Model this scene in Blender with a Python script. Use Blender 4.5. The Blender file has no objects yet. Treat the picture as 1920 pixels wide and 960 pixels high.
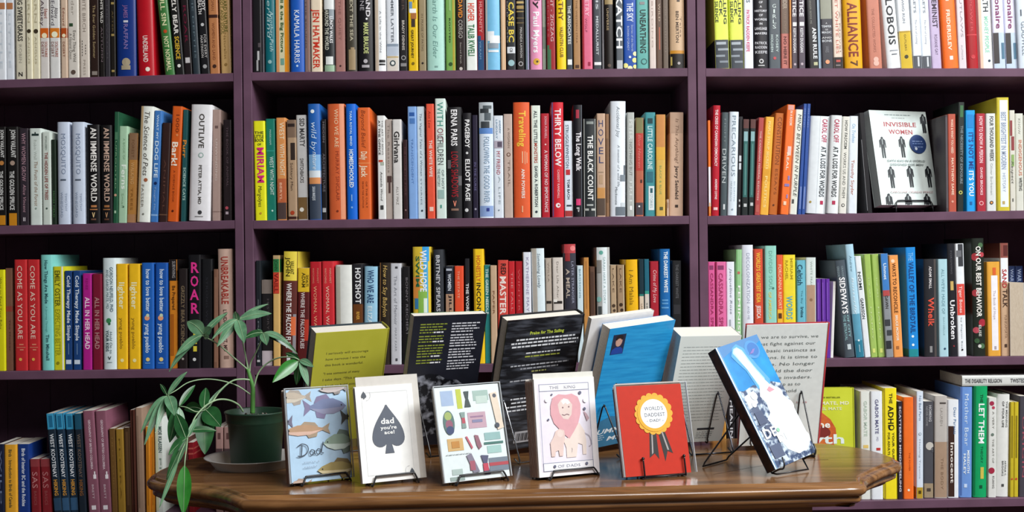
import bpy, bmesh, math, random
from mathutils import Vector, Matrix

# ---------------------------------------------------------------- camera, world, light, exposure
EYE = 1.136            # camera height; the table top is 0.376 lower
F = 2250.0             # focal length in pixels of the 1920x960 frame
ROLL = 0.0105
D = 2.55               # distance of the bookcase fronts
TZ = EYE - 0.376       # table top
SC = bpy.context.scene
COL = SC.collection
random.seed(7)

cam_d = bpy.data.cameras.new('camera')
cam = bpy.data.objects.new('camera', cam_d)
COL.objects.link(cam)
cam.location = (0, 0, EYE)
cam.rotation_euler = (Matrix.Rotation(math.pi / 2, 3, 'X') @ Matrix.Rotation(-ROLL, 3, 'Z')).to_euler()
cam_d.sensor_width = 36.0
cam_d.lens = F / 1920 * 36.0
cam_d.clip_start = 0.05
SC.camera = cam

world = bpy.data.worlds.new('world')
SC.world = world
world.use_nodes = True
wb = world.node_tree.nodes['Background']
wb.inputs[0].default_value = (0.62, 0.72, 0.86, 1)
wb.inputs[1].default_value = 0.08

def area(name, loc, target, sx, sy, power, color):
    l = bpy.data.lights.new(name, 'AREA')
    l.shape = 'RECTANGLE'; l.size = sx; l.size_y = sy; l.energy = power; l.color = color
    o = bpy.data.objects.new(name, l); COL.objects.link(o)
    o.location = loc
    o.rotation_euler = (Vector(target) - Vector(loc)).to_track_quat('-Z', 'Y').to_euler()
    return o
area('window_daylight', (3.2, 0.4, 3.75), (0.2, 2.5, 0.95), 1.4, 1.4, 225, (0.92, 0.97, 1.0))
area('front_fill', (1.35, -0.25, 3.05), (0.3, 2.5, 0.9), 1.6, 1.2, 92, (1.0, 0.97, 0.95))  # added soft fill for the spines, not a lamp of the room

SC.view_settings.view_transform = 'Standard'
SC.view_settings.look = 'None'
SC.view_settings.gamma = 1.0
SC.view_settings.use_curve_mapping = False
SC.view_settings.exposure = -0.12

# ---------------------------------------------------------------- helpers
CR, SR = math.cos(ROLL), math.sin(ROLL)
def W(px, py, d):
    """photo pixel at distance d -> world point"""
    u, v = px - 960.0, 480.0 - py
    return Vector(((u * CR + v * SR) / F * d, d, EYE + (-u * SR + v * CR) / F * d))

def lin(h, gain=1.0):
    if len(h) == 3: h = ''.join(c + c for c in h)
    out = []
    for i in (0, 2, 4):
        c = int(h[i:i + 2], 16) / 255
        c = c / 12.92 if c <= 0.04045 else ((c + 0.055) / 1.055) ** 2.4
        out.append(min(c * gain, 0.9))
    return (*out, 1)

_grp = None
def wear_group():
    global _grp
    if _grp: return _grp
    g = bpy.data.node_groups.new('print_wear', 'ShaderNodeTree')
    g.interface.new_socket('Color', in_out='INPUT', socket_type='NodeSocketColor')
    g.interface.new_socket('Color', in_out='OUTPUT', socket_type='NodeSocketColor')
    n, l = g.nodes, g.links
    i = n.new('NodeGroupInput'); o = n.new('NodeGroupOutput')
    tc = n.new('ShaderNodeNewGeometry'); ns = n.new('ShaderNodeTexNoise')
    ns.inputs['Scale'].default_value = 90; ns.inputs['Detail'].default_value = 2
    mr = n.new('ShaderNodeMapRange'); mr.inputs[3].default_value = 0.9; mr.inputs[4].default_value = 1.06
    mx = n.new('ShaderNodeMix'); mx.data_type = 'RGBA'; mx.blend_type = 'MULTIPLY'; mx.inputs[0].default_value = 1
    l.new(tc.outputs['Position'], ns.inputs['Vector']); l.new(ns.outputs[0], mr.inputs[0])
    l.new(i.outputs[0], mx.inputs[6]); l.new(mr.outputs[0], mx.inputs[7]); l.new(mx.outputs[2], o.inputs[0])
    _grp = g
    return g

_mats = {}
def M(h, rough=0.42, spec=0.4, gain=1.0, metal=0.0):
    key = (h, rough, spec, gain, metal)
    if key in _mats: return _mats[key]
    m = bpy.data.materials.new('printed_' + h); m.use_nodes = True
    b = m.node_tree.nodes['Principled BSDF']
    g = m.node_tree.nodes.new('ShaderNodeGroup'); g.node_tree = wear_group()
    g.inputs[0].default_value = lin(h, gain)
    m.node_tree.links.new(g.outputs[0], b.inputs['Base Color'])
    b.inputs['Roughness'].default_value = rough
    b.inputs['Specular IOR Level'].default_value = spec
    b.inputs['Metallic'].default_value = metal
    _mats[key] = m
    return m

def noise_mat(name, c1, c2, scale=(1, 1, 1), nscale=8, rough=0.4, detail=4, spec=0.4, bump=0.0, ramp=(0.35, 0.65), coat=0.0):
    m = bpy.data.materials.new(name); m.use_nodes = True
    n, l = m.node_tree.nodes, m.node_tree.links
    b = n['Principled BSDF']
    tc = n.new('ShaderNodeTexCoord'); mp = n.new('ShaderNodeMapping'); mp.inputs['Scale'].default_value = scale
    ns = n.new('ShaderNodeTexNoise'); ns.inputs['Scale'].default_value = nscale; ns.inputs['Detail'].default_value = detail
    rp = n.new('ShaderNodeValToRGB')
    rp.color_ramp.elements[0].position = ramp[0]; rp.color_ramp.elements[1].position = ramp[1]
    rp.color_ramp.elements[0].color = lin(c1); rp.color_ramp.elements[1].color = lin(c2)
    l.new(tc.outputs['Object'], mp.inputs[0]); l.new(mp.outputs[0], ns.inputs['Vector'])
    l.new(ns.outputs[0], rp.inputs[0]); l.new(rp.outputs[0], b.inputs['Base Color'])
    b.inputs['Roughness'].default_value = rough; b.inputs['Specular IOR Level'].default_value = spec
    b.inputs['Coat Weight'].default_value = coat; b.inputs['Coat Roughness'].default_value = 0.12
    if bump:
        bp = n.new('ShaderNodeBump'); bp.inputs['Strength'].default_value = bump; bp.inputs['Distance'].default_value = 0.002
        l.new(ns.outputs[0], bp.inputs['Height']); l.new(bp.outputs[0], b.inputs['Normal'])
    return m

PAGES = None
def pages_mat():
    global PAGES
    if PAGES: return PAGES
    PAGES = noise_mat('page_edges', 'cfc6b6', 'efeae0', (40, 40, 3), 60, 0.8, spec=0.1)
    return PAGES

class MB:
    """collects faces, then links them as ONE mesh object"""
    def __init__(s): s.v, s.f, s.m, s.s, s.mats = [], [], [], [], []
    def mi(s, mat):
        if mat not in s.mats: s.mats.append(mat)
        return s.mats.index(mat)
    def add(s, vs, fs, mat, smooth=False):
        o = len(s.v); s.v += [tuple(v) for v in vs]; i = s.mi(mat)
        for f in fs:
            s.f.append([a + o for a in f]); s.m.append(i); s.s.append(smooth)
    def box(s, fr, x0, x1, y0, y1, z0, z1, mat):
        """box in frame fr: (x, y, z) -> world"""
        vs = [fr(x, y, z) for z in (z0, z1) for y in (y0, y1) for x in (x0, x1)]
        s.add(vs, [(0, 2, 3, 1), (4, 5, 7, 6), (0, 1, 5, 4), (2, 6, 7, 3), (0, 4, 6, 2), (1, 3, 7, 5)], mat)
    def poly(s, pts, mat): s.add(pts, [list(range(len(pts)))], mat)
    def tube(s, pts, r, mat, n=8, sm=6, taper=None):
        P = [Vector(p) for p in pts]
        if sm > 1 and len(P) > 2:
            Q = []
            for i in range(len(P) - 1):
                a, b, c, d = P[max(i - 1, 0)], P[i], P[i + 1], P[min(i + 2, len(P) - 1)]
                for k in range(sm):
                    t = k / sm
                    Q.append(0.5 * ((2 * b) + (c - a) * t + (2 * a - 5 * b + 4 * c - d) * t * t + (3 * b - a - 3 * c + d) * t ** 3))
            Q.append(P[-1]); P = Q
        vs, fs = [], []
        up = Vector((0.13, 0.31, 0.94)); prev = None
        for i, p in enumerate(P):
            t = (P[min(i + 1, len(P) - 1)] - P[max(i - 1, 0)])
            if t.length < 1e-9: t = Vector((0, 0, 1))
            t.normalize()
            a = t.cross(up) if prev is None else (prev - t * prev.dot(t))
            if a.length < 1e-4: a = t.cross(Vector((1, 0, 0)))
            a.normalize(); prev = a; b = t.cross(a)
            rr = r if taper is None else r + (taper - r) * i / (len(P) - 1)
            for k in range(n):
                an = 2 * math.pi * k / n
                vs.append(p + a * (rr * math.cos(an)) + b * (rr * math.sin(an)))
        L = len(P)
        for i in range(L - 1):
            for k in range(n):
                fs.append((i * n + k, i * n + (k + 1) % n, (i + 1) * n + (k + 1) % n, (i + 1) * n + k))
        fs.append(tuple(range(n))[::-1]); fs.append(tuple((L - 1) * n + k for k in range(n)))
        s.add(vs, fs, mat, True)
    def lathe(s, c, prof, mat, n=48):
        vs, fs = [], []
        for (r, z) in prof:
            for k in range(n):
                a = 2 * math.pi * k / n
                vs.append((c[0] + r * math.cos(a), c[1] + r * math.sin(a), c[2] + z))
        for i in range(len(prof) - 1):
            for k in range(n):
                fs.append((i * n + k, i * n + (k + 1) % n, (i + 1) * n + (k + 1) % n, (i + 1) * n + k))
        s.add(vs, fs, mat, True)
    def ball(s, c, r, mat, n=10):
        s.lathe(c, [(max(1e-5, r * math.sin(math.pi * i / 8)), -r * math.cos(math.pi * i / 8)) for i in range(9)], mat, n)
    def build(s, name, parent=None, origin=None):
        o0 = Vector(origin) if origin is not None else (parent_origin(parent) if parent else Vector((0, 0, 0)))
        me = bpy.data.meshes.new(name)
        me.from_pydata([Vector(v) - o0 for v in s.v], [], s.f)
        for m in s.mats: me.materials.append(m)
        me.polygons.foreach_set('material_index', s.m)
        me.polygons.foreach_set('use_smooth', s.s)
        me.update()
        ob = bpy.data.objects.new(name, me); COL.objects.link(ob)
        if parent: ob.parent = parent; ob.location = o0 - parent_origin(parent)
        else: ob.location = o0
        return ob

_org = {}
def parent_origin(p): return _org.get(p.name, Vector((0, 0, 0)))
def tag(o, label, cat, group=None, kind=None):
    if label: o['label'] = label
    if cat: o['category'] = cat
    if group: o['group'] = group
    if kind: o['kind'] = kind
    return o
def thing(name, loc, label, cat, group=None):
    o = bpy.data.objects.new(name, None); COL.objects.link(o)
    o.location = loc; o.empty_display_size = 0.03
    _org[o.name] = Vector(loc)
    return tag(o, label, cat, group)
def part(mb, name, parent):
    ob = mb.build(name, parent)
    _org[ob.name] = parent_origin(parent)
    return ob
def ident(x, y, z): return Vector((x, y, z))

# ---------------------------------------------------------------- lettering
GLYPH = {}
def load_glyphs(chars):
    tmp = []
    for bold in (0, 1):
        for ch in chars:
            if ch == ' ': continue
            for body in (ch, 'I' + ch + 'I'):
                c = bpy.data.curves.new('g', 'FONT'); c.body = body; c.resolution_u = 2
                if bold: c.offset = 0.022
                o = bpy.data.objects.new('g', c); COL.objects.link(o); tmp.append((bold, ch, body, o))
        c = bpy.data.curves.new('g', 'FONT'); c.body = 'II'; c.resolution_u = 2
        if bold: c.offset = 0.022
        o = bpy.data.objects.new('g', c); COL.objects.link(o); tmp.append((bold, None, 'II', o))
    bpy.context.view_layer.update()
    dg = bpy.context.evaluated_depsgraph_get()
    base = {}; full = {}
    for bold, ch, body, o in tmp:
        me = bpy.data.meshes.new_from_object(o.evaluated_get(dg))
        xs = [v.co.x for v in me.vertices] or [0]
        if ch is None: base[bold] = max(xs) - min(xs)
        elif len(body) == 3: full[(bold, ch)] = max(xs) - min(xs)
        else:
            bm = bmesh.new(); bm.from_mesh(me)
            bmesh.ops.remove_doubles(bm, verts=bm.verts[:], dist=1e-4)
            for lv in (0.14, 0.35, 0.56):
                bmesh.ops.bisect_plane(bm, geom=bm.verts[:] + bm.edges[:] + bm.faces[:], plane_co=(0, lv, 0), plane_no=(0, 1, 0))
            bm.verts.index_update()
            GLYPH[(bold, ch)] = [[(v.co.x, v.co.y) for v in bm.verts], [[v.index for v in f.verts] for f in bm.faces], 0]
            bm.free()
        bpy.data.meshes.remove(me)
    for bold, ch, body, o in tmp:
        c = o.data; bpy.data.objects.remove(o)
        if c.users == 0: bpy.data.curves.remove(c)
    for k, w in full.items(): GLYPH[k][2] = w - base[k[0]]

CAP = 0.72
def layout(text, style):
    bold = 1 if 'b' in style else 0
    vs, fs, x = [], [], 0.0
    for ch in text:
        if ch == ' ': x += 0.3; continue
        g = GLYPH.get((bold, ch))
        if not g: x += 0.3; continue
        o = len(vs)
        for (a, b) in g[0]: vs.append((x + a + (0.2 * b if 'i' in style else 0), b))
        fs += [[i + o for i in f] for f in g[1]]
        x += g[2] + 0.02
    return vs, fs, max(x, 0.1)

def put_text(mb, fr, text, x0, x1, yc, cap, mat, style='-', fit=True):
    """text running from x0 to x1 in frame fr(x, y), centred on yc, cap height cap; fit squeezes it to the length"""
    vs, fs, w = layout(text, style)
    sy = cap / CAP
    sx = (x1 - x0) / w if fit else min(sy, (x1 - x0) / w)
    off = x0 if fit else (x0 + x1) / 2 - w * sx / 2
    mb.add([fr(off + a * sx, yc + (b - CAP / 2) * sy) for a, b in vs], fs, mat)

def disc_pts(cx, cy, rx, ry, n=20): return [(cx + rx * math.cos(2 * math.pi * i / n), cy + ry * math.sin(2 * math.pi * i / n)) for i in range(n)]

# shelved books: x0 x1 top lean colour p(aperback)/h(ardcover) | look | printing, some painted shade and glints on the spine (pixel heights along it)
BOOKS = r'''
#1L
-6 10.5 -70 . e4e8ec p | white book with orange mark | R 5 17 -.3 .45 b5774e ; T 20 130 .3 c9d3dc 0 - LITTLE
11.5 26 -70 . dfe4ea p | bluish white book with orange mark | R 5 17 -.4 .4 b5774e ; T 22 128 .3 c9d3dc 0 - LITTLE
29 47.5 -60 . d9d2bb p | cream book with bold black lettering | T -40 77 .5 2b2a26 0 b BRAIDING SWEETGRASS ; T 82 118 .3 a8a394 0 - ROBIN ; H 138 8 222 b N
49 60 -66 . e0d9bd p | thin cream book with dark bird | T -30 45 .4 b5ab8c 0 - BARN ; D 58 .35 3a3020 0 ; T 68 120 .3 b8ae90 0 - ANGUS
61 73.5 -66 . ded7ba p | second thin cream book with bird | T -30 45 .4 b5ab8c 0 - BARN ; D 58 .35 3a3020 0 ; T 68 120 .3 b8ae90 0 - ANGUS
75 91.5 -62 . d8d2cc p | white book with orange sunset square | T 0 48 .4 4a3540 -.2 - Abbey ; T 16 34 .4 a0402a .2 - Edward ; B 52 70 d06018 ; D 66 .3 f7e6c0 0 ; T 77 106 .3 8a4a40 -.2 - DESERT ; T 77 106 .3 b8604a .2 - SOLITAIRE
93 112 -62 . dddcd8 p | whiter copy with orange sunset square | T 0 48 .35 4a4550 -.15 - Edward ; T 14 34 .35 4a4550 .2 - Abbey ; B 52 70 d87a20 ; D 64 .3 fff2d0 0 ; T 77 106 .3 8a5a50 -.2 - DESERT ; T 77 106 .3 b06050 .2 - SOLITAIRE
114 125.5 -62 . d2b8a0 p | tan book with orange sunset square | T 14 48 .4 8a4a30 0 - Edward ; B 52 70 b04a18 ; D 66 .3 f7e6c0 0 ; T 77 106 .35 8a4a30 0 - DESERT
127 147 -72 . d6cfc4 p | beige book with green leaf | T -30 28 .3 a39b90 0 - Wilder ; R 43 49 -.35 0 2f4a2f ; T 56 115 .28 6f6a62 .15 - Every Thing Wild ; T 62 110 .25 8f8a80 -.2 - A Natural Quest ; D 134 .22 5a4a40 0
149.5 167 -64 . d4c9bc p | beige book with dotted lettering | T -20 60 .35 8f8378 0 - WHITE BIRCH ; T 74 105 .3 2f2a28 -.1 b ...... ; T 82 102 .3 2f2a28 .25 b .... ; T 110 140 .22 a89c90 0 - PRESS
168.5 185 -66 . 2a1a14 p | dark brown book with tan lettering | T 9 108 .3 b09a70 0 - The Ever Golden Summer ; R 132 139 -.3 .3 8a8078
186.5 195.5 -60 . 1b1613 p | narrow black book with white lettering | T -10 43 .5 d8d4cc 0 b WHITE WILD ; T 50 116 .35 7a6a70 0 - AUTUMN
196.5 206 -60 . 343136 p | narrow charcoal book | T 5 110 .3 504c50 0 - THE WATCH
207 216 -64 . 1c1712 p | narrow black book with gold dots | R 4 8 -.3 .3 a08a50 ; T 20 60 .3 6a5a38 0 - AFTER ; R 63 67 -.3 .3 a08a50 ; R 130 134 -.3 .3 a08a50
218 254 -78 . 123078 h | wide deep blue hardcover with emblem | T 10 34 .22 7a5a90 0 b JAMES ; R 38 42 -.12 .12 c8c8d0 ; T 44 92 .22 7a6aa0 0 b RAFFAN ; D 116 .22 a89a80 0 ; R 122 130 -.25 .22 a89a80
257 287 -80 -4 b4101f h | bright red book with small white lettering | T 66 116 .3 e8d0c8 0 b UNDERLAND ; D 129 .14 e8e0d0 .1
301 320 -66 -14 3a7438 h | green book with cream lettering | T -20 49 .45 d8d8a8 0 b GULL SIN ; D 59 .18 c04a20 0 ; T 68 133 .45 d8d8a8 0 b NOT NORMAL
323 339 -62 -11 191817 p | black book with white and yellow title | T -40 64 .5 e8e4dc 0 b GRIZZLY BEAR ; T 68 111 .5 d8b030 0 b SCIENCE ; D 123 .2 e0e0d8 0
342 356 -60 -8 1c1315 p | black book with dark magenta title | T 8 80 .4 6a1030 0 - ROAR ; R 107 117 -.3 .3 c8c4c4
357 371 -70 -8 2d373e h | dark steel blue book | T -20 110 .25 5f7078 0 - THE DEPTHS
373 389 -68 -8 151417 p | black book with white two-part lettering | T -30 27 .4 d8d4d0 -.2 b WHY HEALTH ; T -10 20 .4 d8d4d0 .25 b BODY ; D 46 .2 c0c0c0 0 ; T 66 108 .3 c8c4c0 -.2 - MARTINSON ; T 64 108 .3 c8c4c0 .2 - FOR EVERY ; D 124 .25 a0a0a0 0
391 409.5 -62 -4 b5774a p | tan orange book with dark band | B 27 33 3a1c14 ; T -10 20 .3 8a5030 0 - WOMAN ; T 42 112 .3 8a4c2c 0 - WOMEN AND LAND ; D 123 .2 3a2018 0
412.5 431.5 -66 -4 be9a64 p | golden tan book with olive lettering | T -30 60 .35 5f5a20 .1 b OUTWARD NATURE ; T -10 64 .3 5f5a20 -.22 - BODY AND SOUL ; T 60 110 .25 8a6a38 0 - Naturalist ; D 120 .15 8a6a38 0
#1M
474 490 -66 . 121014 p | black book with white scratches | R 80 88 .1 .45 50484c ; R 95 112 0 .25 b8b8b8 ; R 112 132 -.1 .12 a0a0a0
491.5 495 -66 . 5a5a60 p | thin grey pamphlet | R 0 100 -.2 .2 44444a
496.5 514.5 -70 . 0d656e h | teal book with pale script | T -50 70 .4 a8c8c8 -.05 i Underland ; T 20 96 .35 a8c8c8 .2 i Another Path ; D 115 .2 8ab0b0 0
517 542.5 -74 . cfcaa4 p | orange and pale striped book | R -75 133 -.5 -.25 d89560 ; R -75 133 .15 .5 e8920f ; T -60 97 .22 23501f -.02 b Howard Bull & the Big Picture ; R 108 120 -.15 .1 6a9a8a
544 569.5 -82 . 1c58b4 h | blue hardcover with white capitals | T 18 118 .4 e8eef4 0 - KAMALA HARRIS ; D 123 .08 c0d8f0 0
571 581.5 -60 . 7e6862 p | narrow dull brown book | R -60 130 .1 .3 9a7468 ; T 0 90 .25 5a4840 -.2 - THE SOUND
583 603.5 -64 . e3d2b8 p | cream book with large red capitals | T 18 127 .6 c8321c 0 b JEN HATMAKER
607.5 627 -72 . 24282a h | black and white book with bold lettering | B -75 17 dfe2e0 ; R 17 36 0 .5 8a949a ; T 18 93 .36 d8d8c8 -.22 b AROUND THE WORLD ; T 30 80 .3 f0f0f0 .2 b LUNCH WALKS ; R 105 120 -.35 .35 e4e8e4 ; B 121 135 9ab89a
628.5 647 -62 . a5746c p | dusty mauve book | T 0 75 .25 8a5c56 0 - THE QUIET ; D 122 .1 3a2020 0
649.5 669 -70 . 443f34 h | olive brown book with tan fish | T -40 76 .3 b8b098 0 b LIVE NEXT THE SEA ; R 92 130 -.3 .35 a08a68 ; R 88 96 -.1 .25 a08a68
671 699 -76 . 18161a h | wide black book with green lettering | T -60 20 .28 b8b4b8 -.2 - VALENTINE ; T -40 32 .28 d8d4d8 .2 b BERAND ; D 35 .07 f0f0f0 .1 ; T 42 100 .32 c8d088 .05 b MARK BRAUDE ; D 114 .14 b8b4b8 0 ; R 121 126 -.25 .25 b0acb0
702.5 723 -74 . f0f2f2 h | white book with tan left edge | R -75 134 -.5 -.15 dccab4 ; T 20 98 .16 8a9098 .05 - A Life in the Wild ; R 111 116 -.1 .45 1c1c1e ; R 118 121 -.1 .45 1c1c1e
724.5 747.5 -72 . dfe4ea p | pale grey book with slate band | T -70 79 .22 6a7078 0 b YOUNG SUMMER LATTER ; B 81 86 8a98a8 ; B 86 103 bcc6d4 ; B 104 107 c0a878 ; B 107 134 d8d0c4 ; D 117 .24 3a4a50 0 ; D 117 .14 e8e8e0 0
748.5 764 -68 . 201e20 p | black book with grey lettering | T -40 20 .3 5a4840 0 - AFTER ; T 37 93 .3 c0b8b0 0 b BRADY DENNIS ; D 107 .28 b0b0b0 0 ; D 107 .2 201e20 0 ; R 117 123 -.35 .35 8a8888
765.5 783 -64 . e4bc0c p | yellow book with tiny standing man | T -50 5 .3 705810 0 b OUT ; R 3 22 -.4 -.05 6a94b8 ; R 16 24 -.35 .35 f0f0ec ; R 24 35 -.2 .4 a86830 ; R 35 50 -.15 .25 3a2a20 ; T 55 108 .26 4a3c08 -.05 b GREAT JOURNEY ; D 118 .16 7a6408 0
785.5 798.5 -60 . 988868 p | narrow khaki book | T 25 95 .28 6a5a40 0 - IN PRAISE OF PATHS ; D 117 .16 2a2018 0
800.5 834 -78 . aedbcd h | wide mint hardcover with italic title | T -60 107 .28 6f9a92 -.02 i Mother Earth Is Our Elder ; R 122 125 -.08 .1 7aa098
835.5 853.5 -72 . 76a852 p | leaf green book with olive edge | R -75 134 .22 .5 a89a28 ; T 33 80 .16 1f4018 -.06 b ROOTED ; R -40 20 -.1 .05 98c078 ; D 119 .2 2a5020 0
855 872.5 -66 . 251a18 p | dark brown book with orange letters | T -40 33 .45 e08a28 0 b CHILD DAVID ; T 36 71 .45 9a948e 0 b CORGO ; T 78 118 .16 b0a8a0 0 - Sacred Earth ; D 127 .18 c0b8b0 0
874 894 -72 . e6ebe4 p | white book with red and green capitals | T -30 0 .55 2a2a2a 0 b LIVE ; T 5 39 .6 d8452c 0 b HIGHER ; T 45 104 .6 3a7a50 0 b TALIB KWELI
895 908.5 -68 . a91a22 p | red book with navy bottom | T 2 60 .4 d08a88 0 b HUMANITY ; B 74 134 1b4a76 ; R 66 74 -.5 0 1b4a76 ; T 76 110 .25 7aa0c0 -.1 - VIKRAM
910 937.5 -76 . 78bce0 h | sky blue book with white wing | R -80 134 -.5 -.35 c8c4bc ; R 58 76 -.35 .1 e8ecee ; R 66 80 -.2 .5 f0f2f2 ; R 80 90 -.3 .4 8a98a4 ; R 93 97 -.3 .4 e0e8ee ; B 130 134 2a5a9a
939 948 -62 . d0a982 p | narrow cream tan book | R -62 133 -.1 .2 e0c4a0
950 966.5 -66 . 24272b p | charcoal book with large yellow lettering | T 3 79 .6 e8cc48 .05 b CASE BC ; T -10 80 .16 8a8a8a -.4 - COLD CASES ; R 87 99 -.45 .45 d8dce0 ; T 89 97 .3 24272b 0 b CB ; D 117 .36 9ac0c4 0
968.5 983.5 -64 . 1d1815 p | black book with gold rules | B 2 6 c0a468 ; B 10 16 a88c50 ; B 20 22 a08850 ; B 32 34 6a5a38 ; B 41 43 6a5a38 ; T 50 107 .28 d0ccc8 .08 - MALINDA LAWSON ; D 118 .3 b0acac 0 ; D 118 .2 1d1815 0
985 992 -60 . 66757d p | thin grey blue book | R -60 131 .1 .5 b0a8d0
993.5 1016 -72 . e394b6 h | pink book with white lettering | T -60 16 .45 1c1418 .15 b Randy ; T 21 99 .5 f6f0f2 .05 b Paul Myers ; D 115 .28 d8a838 .05 ; D 115 .1 4a3810 .1
1017 1023.5 -66 . 8d9c8a p | thin grey green book | R 50 90 -.5 .5 68786a
1025 1041 -62 . 96141f p | dark red book with spaced lettering | T -20 78 .35 d8b8b8 .15 - SENT - ZIGZAG ; T 0 70 .18 b05a60 -.3 - SECRETS ; R 92 132 -.5 0 3a6a48 ; R 84 94 -.5 -.2 3a6a48
1043.5 1061 -74 . f2cc14 h | bright yellow book with brown capitals | T -60 38 .5 6a4a10 0 b MCCARTHY ; T 50 107 .36 7a5a10 .05 b VALENTIN CLUB
1062.5 1073 -64 . 3b424a p | dark slate book with white block lettering | T 10 25 .5 d8dcdc 0 b THE ; T 28 82 .5 d8dcdc 0 b ASSOCIATES ; R 110 120 -.35 .4 e4e8e8
1075 1088 -64 . aa8054 p | brown tan book | T 0 80 .22 7a5430 0 - THE WESTERN STAR ; R 120 126 -.25 .3 4a2a18
1092 1110.5 -70 . da6886 p | rose pink book with red left edge | R -70 131 -.5 -.32 a82838 ; T -20 30 .4 f0b0c0 0 b POETRY ; T 33 60 .22 a04060 -.1 - WOLF ; R 115 122 .05 .3 a01840
1112.5 1127.5 -66 . 3d4148 p | charcoal book with spaced white lettering | T -20 18 .3 c0c4c8 0 b HIS ; T 29 102 .3 c0c4c8 0 b MEDALLURIST ; R 115 120.5 -.4 .45 e8e8e8
1129 1132.5 -62 . 9a9a9e p | thin pale grey pamphlet | R 0 80 -.2 .2 8a8a90
1134 1150 -64 . 1e1815 h | black book with gold top | B -10 8 a08a60 ; T 15 57 .25 c0a880 -.15 - UNIVERSE ; D 122 .2 5a4a40 0
1155 1168 -62 . 555c62 p | grey book with huge white lettering | T -60 92 .85 eef2f4 0 b SASKATCH ; R 112 130 -.4 .4 b8bcc0
1169 1192.5 -72 . 1b4da4 p | royal blue book with yellow flowers | T 5 40 .5 dce4f4 .05 b THE SKY ; T 48 94 .16 b8c8e8 -.12 - ROHAN O'GRADY ; T 46 96 .16 b8c8e8 .2 - Stories of the North ; D 100 .18 f0ecb0 .42 ; D 112 .2 f0e890 .38 ; D 122 .2 f0e890 -.35 ; D 127 .2 f4f0c0 0 ; D 124 .16 f0e890 .4 ; D 106 .1 dce4f4 0
1193.5 1216 -72 . 63aca4 p | teal book with black capitals | T 17 99 .5 16302e .05 b UNEARTHING ; D 114 .26 2a5a58 .1 ; D 114 .18 63aca4 .1 ; R 3 8 -.2 .2 8a8a8a
1217.5 1229.5 -66 . d8c9c0 p | narrow pinkish white book | T 0 90 .25 b5a298 0 - BIRDING
1231 1242 -64 . 624c3e p | narrow brown book | T 6 40 .3 c8b098 0 - WILD ; R 50 92 -.1 .1 b06048
1243 1253 -66 . 6a5c50 p | narrow grey brown book | T 10 100 .25 8a7c70 0 - THE EIGHTH LIFE
1256 1283.5 -78 . cdad8a h | wide tan book with black foot | T 20 80 .2 4a3828 .02 b BEN MERTON ; T 30 70 .12 8a7058 .25 - Tales ; R 0 3 0 .2 3a2a20 ; B 94 100 c88a28 ; B 100 131 1a1410 ; R 106 122 -.45 -.35 c8b060 ; D 118 .1 a8a0a0 .1
#1R
1340 1366 -72 -4 dde85a p | first lime book with grey waves | T -60 42 .22 2a3020 -.3 b SUMMER OF SILENCE ; T -60 30 .22 2a3020 0 b PATRICK ; T -60 46 .22 2a3020 .3 b ON FALLING ; B 74 127 3a4048 ; R 78 83 -.4 .3 a8b0b8 ; R 90 94 -.3 .45 98a0a8 ; R 102 106 -.45 .2 8a929a ; R 113 117 -.2 .4 808890
1368.5 1393.5 -72 -4 dde85a p | second lime book with grey waves | T -60 42 .22 2a3020 -.3 b SUMMER OF SILENCE ; T -60 30 .22 2a3020 0 b PATRICK ; T -60 46 .22 2a3020 .3 b ON FALLING ; B 74 127 3a4048 ; R 78 83 -.4 .3 a8b0b8 ; R 90 94 -.3 .45 98a0a8 ; R 102 106 -.45 .2 8a929a ; R 113 117 -.2 .4 808890
1395 1412 -70 . e3e7f2 p | lilac white book with pink lettering | T 18 96 .35 d0406a -.05 b PATRICK RADDEN KEEFE ; T -40 5 .4 4a6068 0 b ROGUES
1413.5 1440.5 -76 . 1d1b20 h | black book with stacked white words | H 4 4 d8d8dc b OF ; H 12 4 d8d8dc b A ; H 20 4 d8d8dc b HISTORY ; H 28 4 d8d8dc b OF ; H 36 4 d8d8dc b WORDS ; H 44 4 d8d8dc b IN ; H 53 5 d8d8dc b LANGUAGE ; H 62 4 d8d8dc b MAKERS ; H 80 5 c8c8cc b PATRICK ; H 88 5 c8c8cc b RADDEN ; H 97 5 c8c8cc b KEEFE ; D 114 .16 d0d0d0 0 ; D 114 .09 1d1b20 0 ; R 121 123 -.22 .22 c0c0c0
1441.5 1463 -70 . 4d555b p | slate book with stacked white letters | S 6 54 .38 d0dcd8 - GIRLS ; T 64 97 .2 b8c8c4 -.22 b HOLDEN ; T 64 97 .2 b8c8c4 .22 b KOSEY ; D 108 .13 c04a50 0
1464.5 1480 -64 . b76c62 p | salmon book with brown top | B -66 62 6c5748 ; T -10 16 .5 a89888 0 b UNDER ; T 20 60 .25 8a7464 0 - THE DEEP ; T 67 120 .35 5a2420 0 b NO HERE IT
1480.8 1483.5 -60 . e09a50 p | thin orange pamphlet | R 0 60 -.3 .3 d08a40
1484.5 1496 -66 . 524853 p | first plum grey book with white lettering | T -20 31 .6 eceaec 0 b JUSTICE ; R 41 48 -.3 .35 f0f0f0 ; T 52 98 .45 e0dee0 0 b KEITH DUGGAN ; D 119 .2 b8a8b0 0
1497 1510.5 -66 . 524853 p | second plum grey book with white lettering | T -20 31 .6 eceaec 0 b JUSTICE ; R 41 48 -.3 .35 f0f0f0 ; T 52 98 .45 e0dee0 0 b KEITH DUGGAN ; D 119 .2 b8a8b0 0
1513 1532.5 -66 -6 1b181a p | black book with white capitals at base | T 52 110 .4 e8ecec .2 b ANN RULE ; T -20 45 .2 8a8a80 -.1 - THE STRANGER BESIDE ME ; R 116 122 0 .4 b8b890
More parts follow.
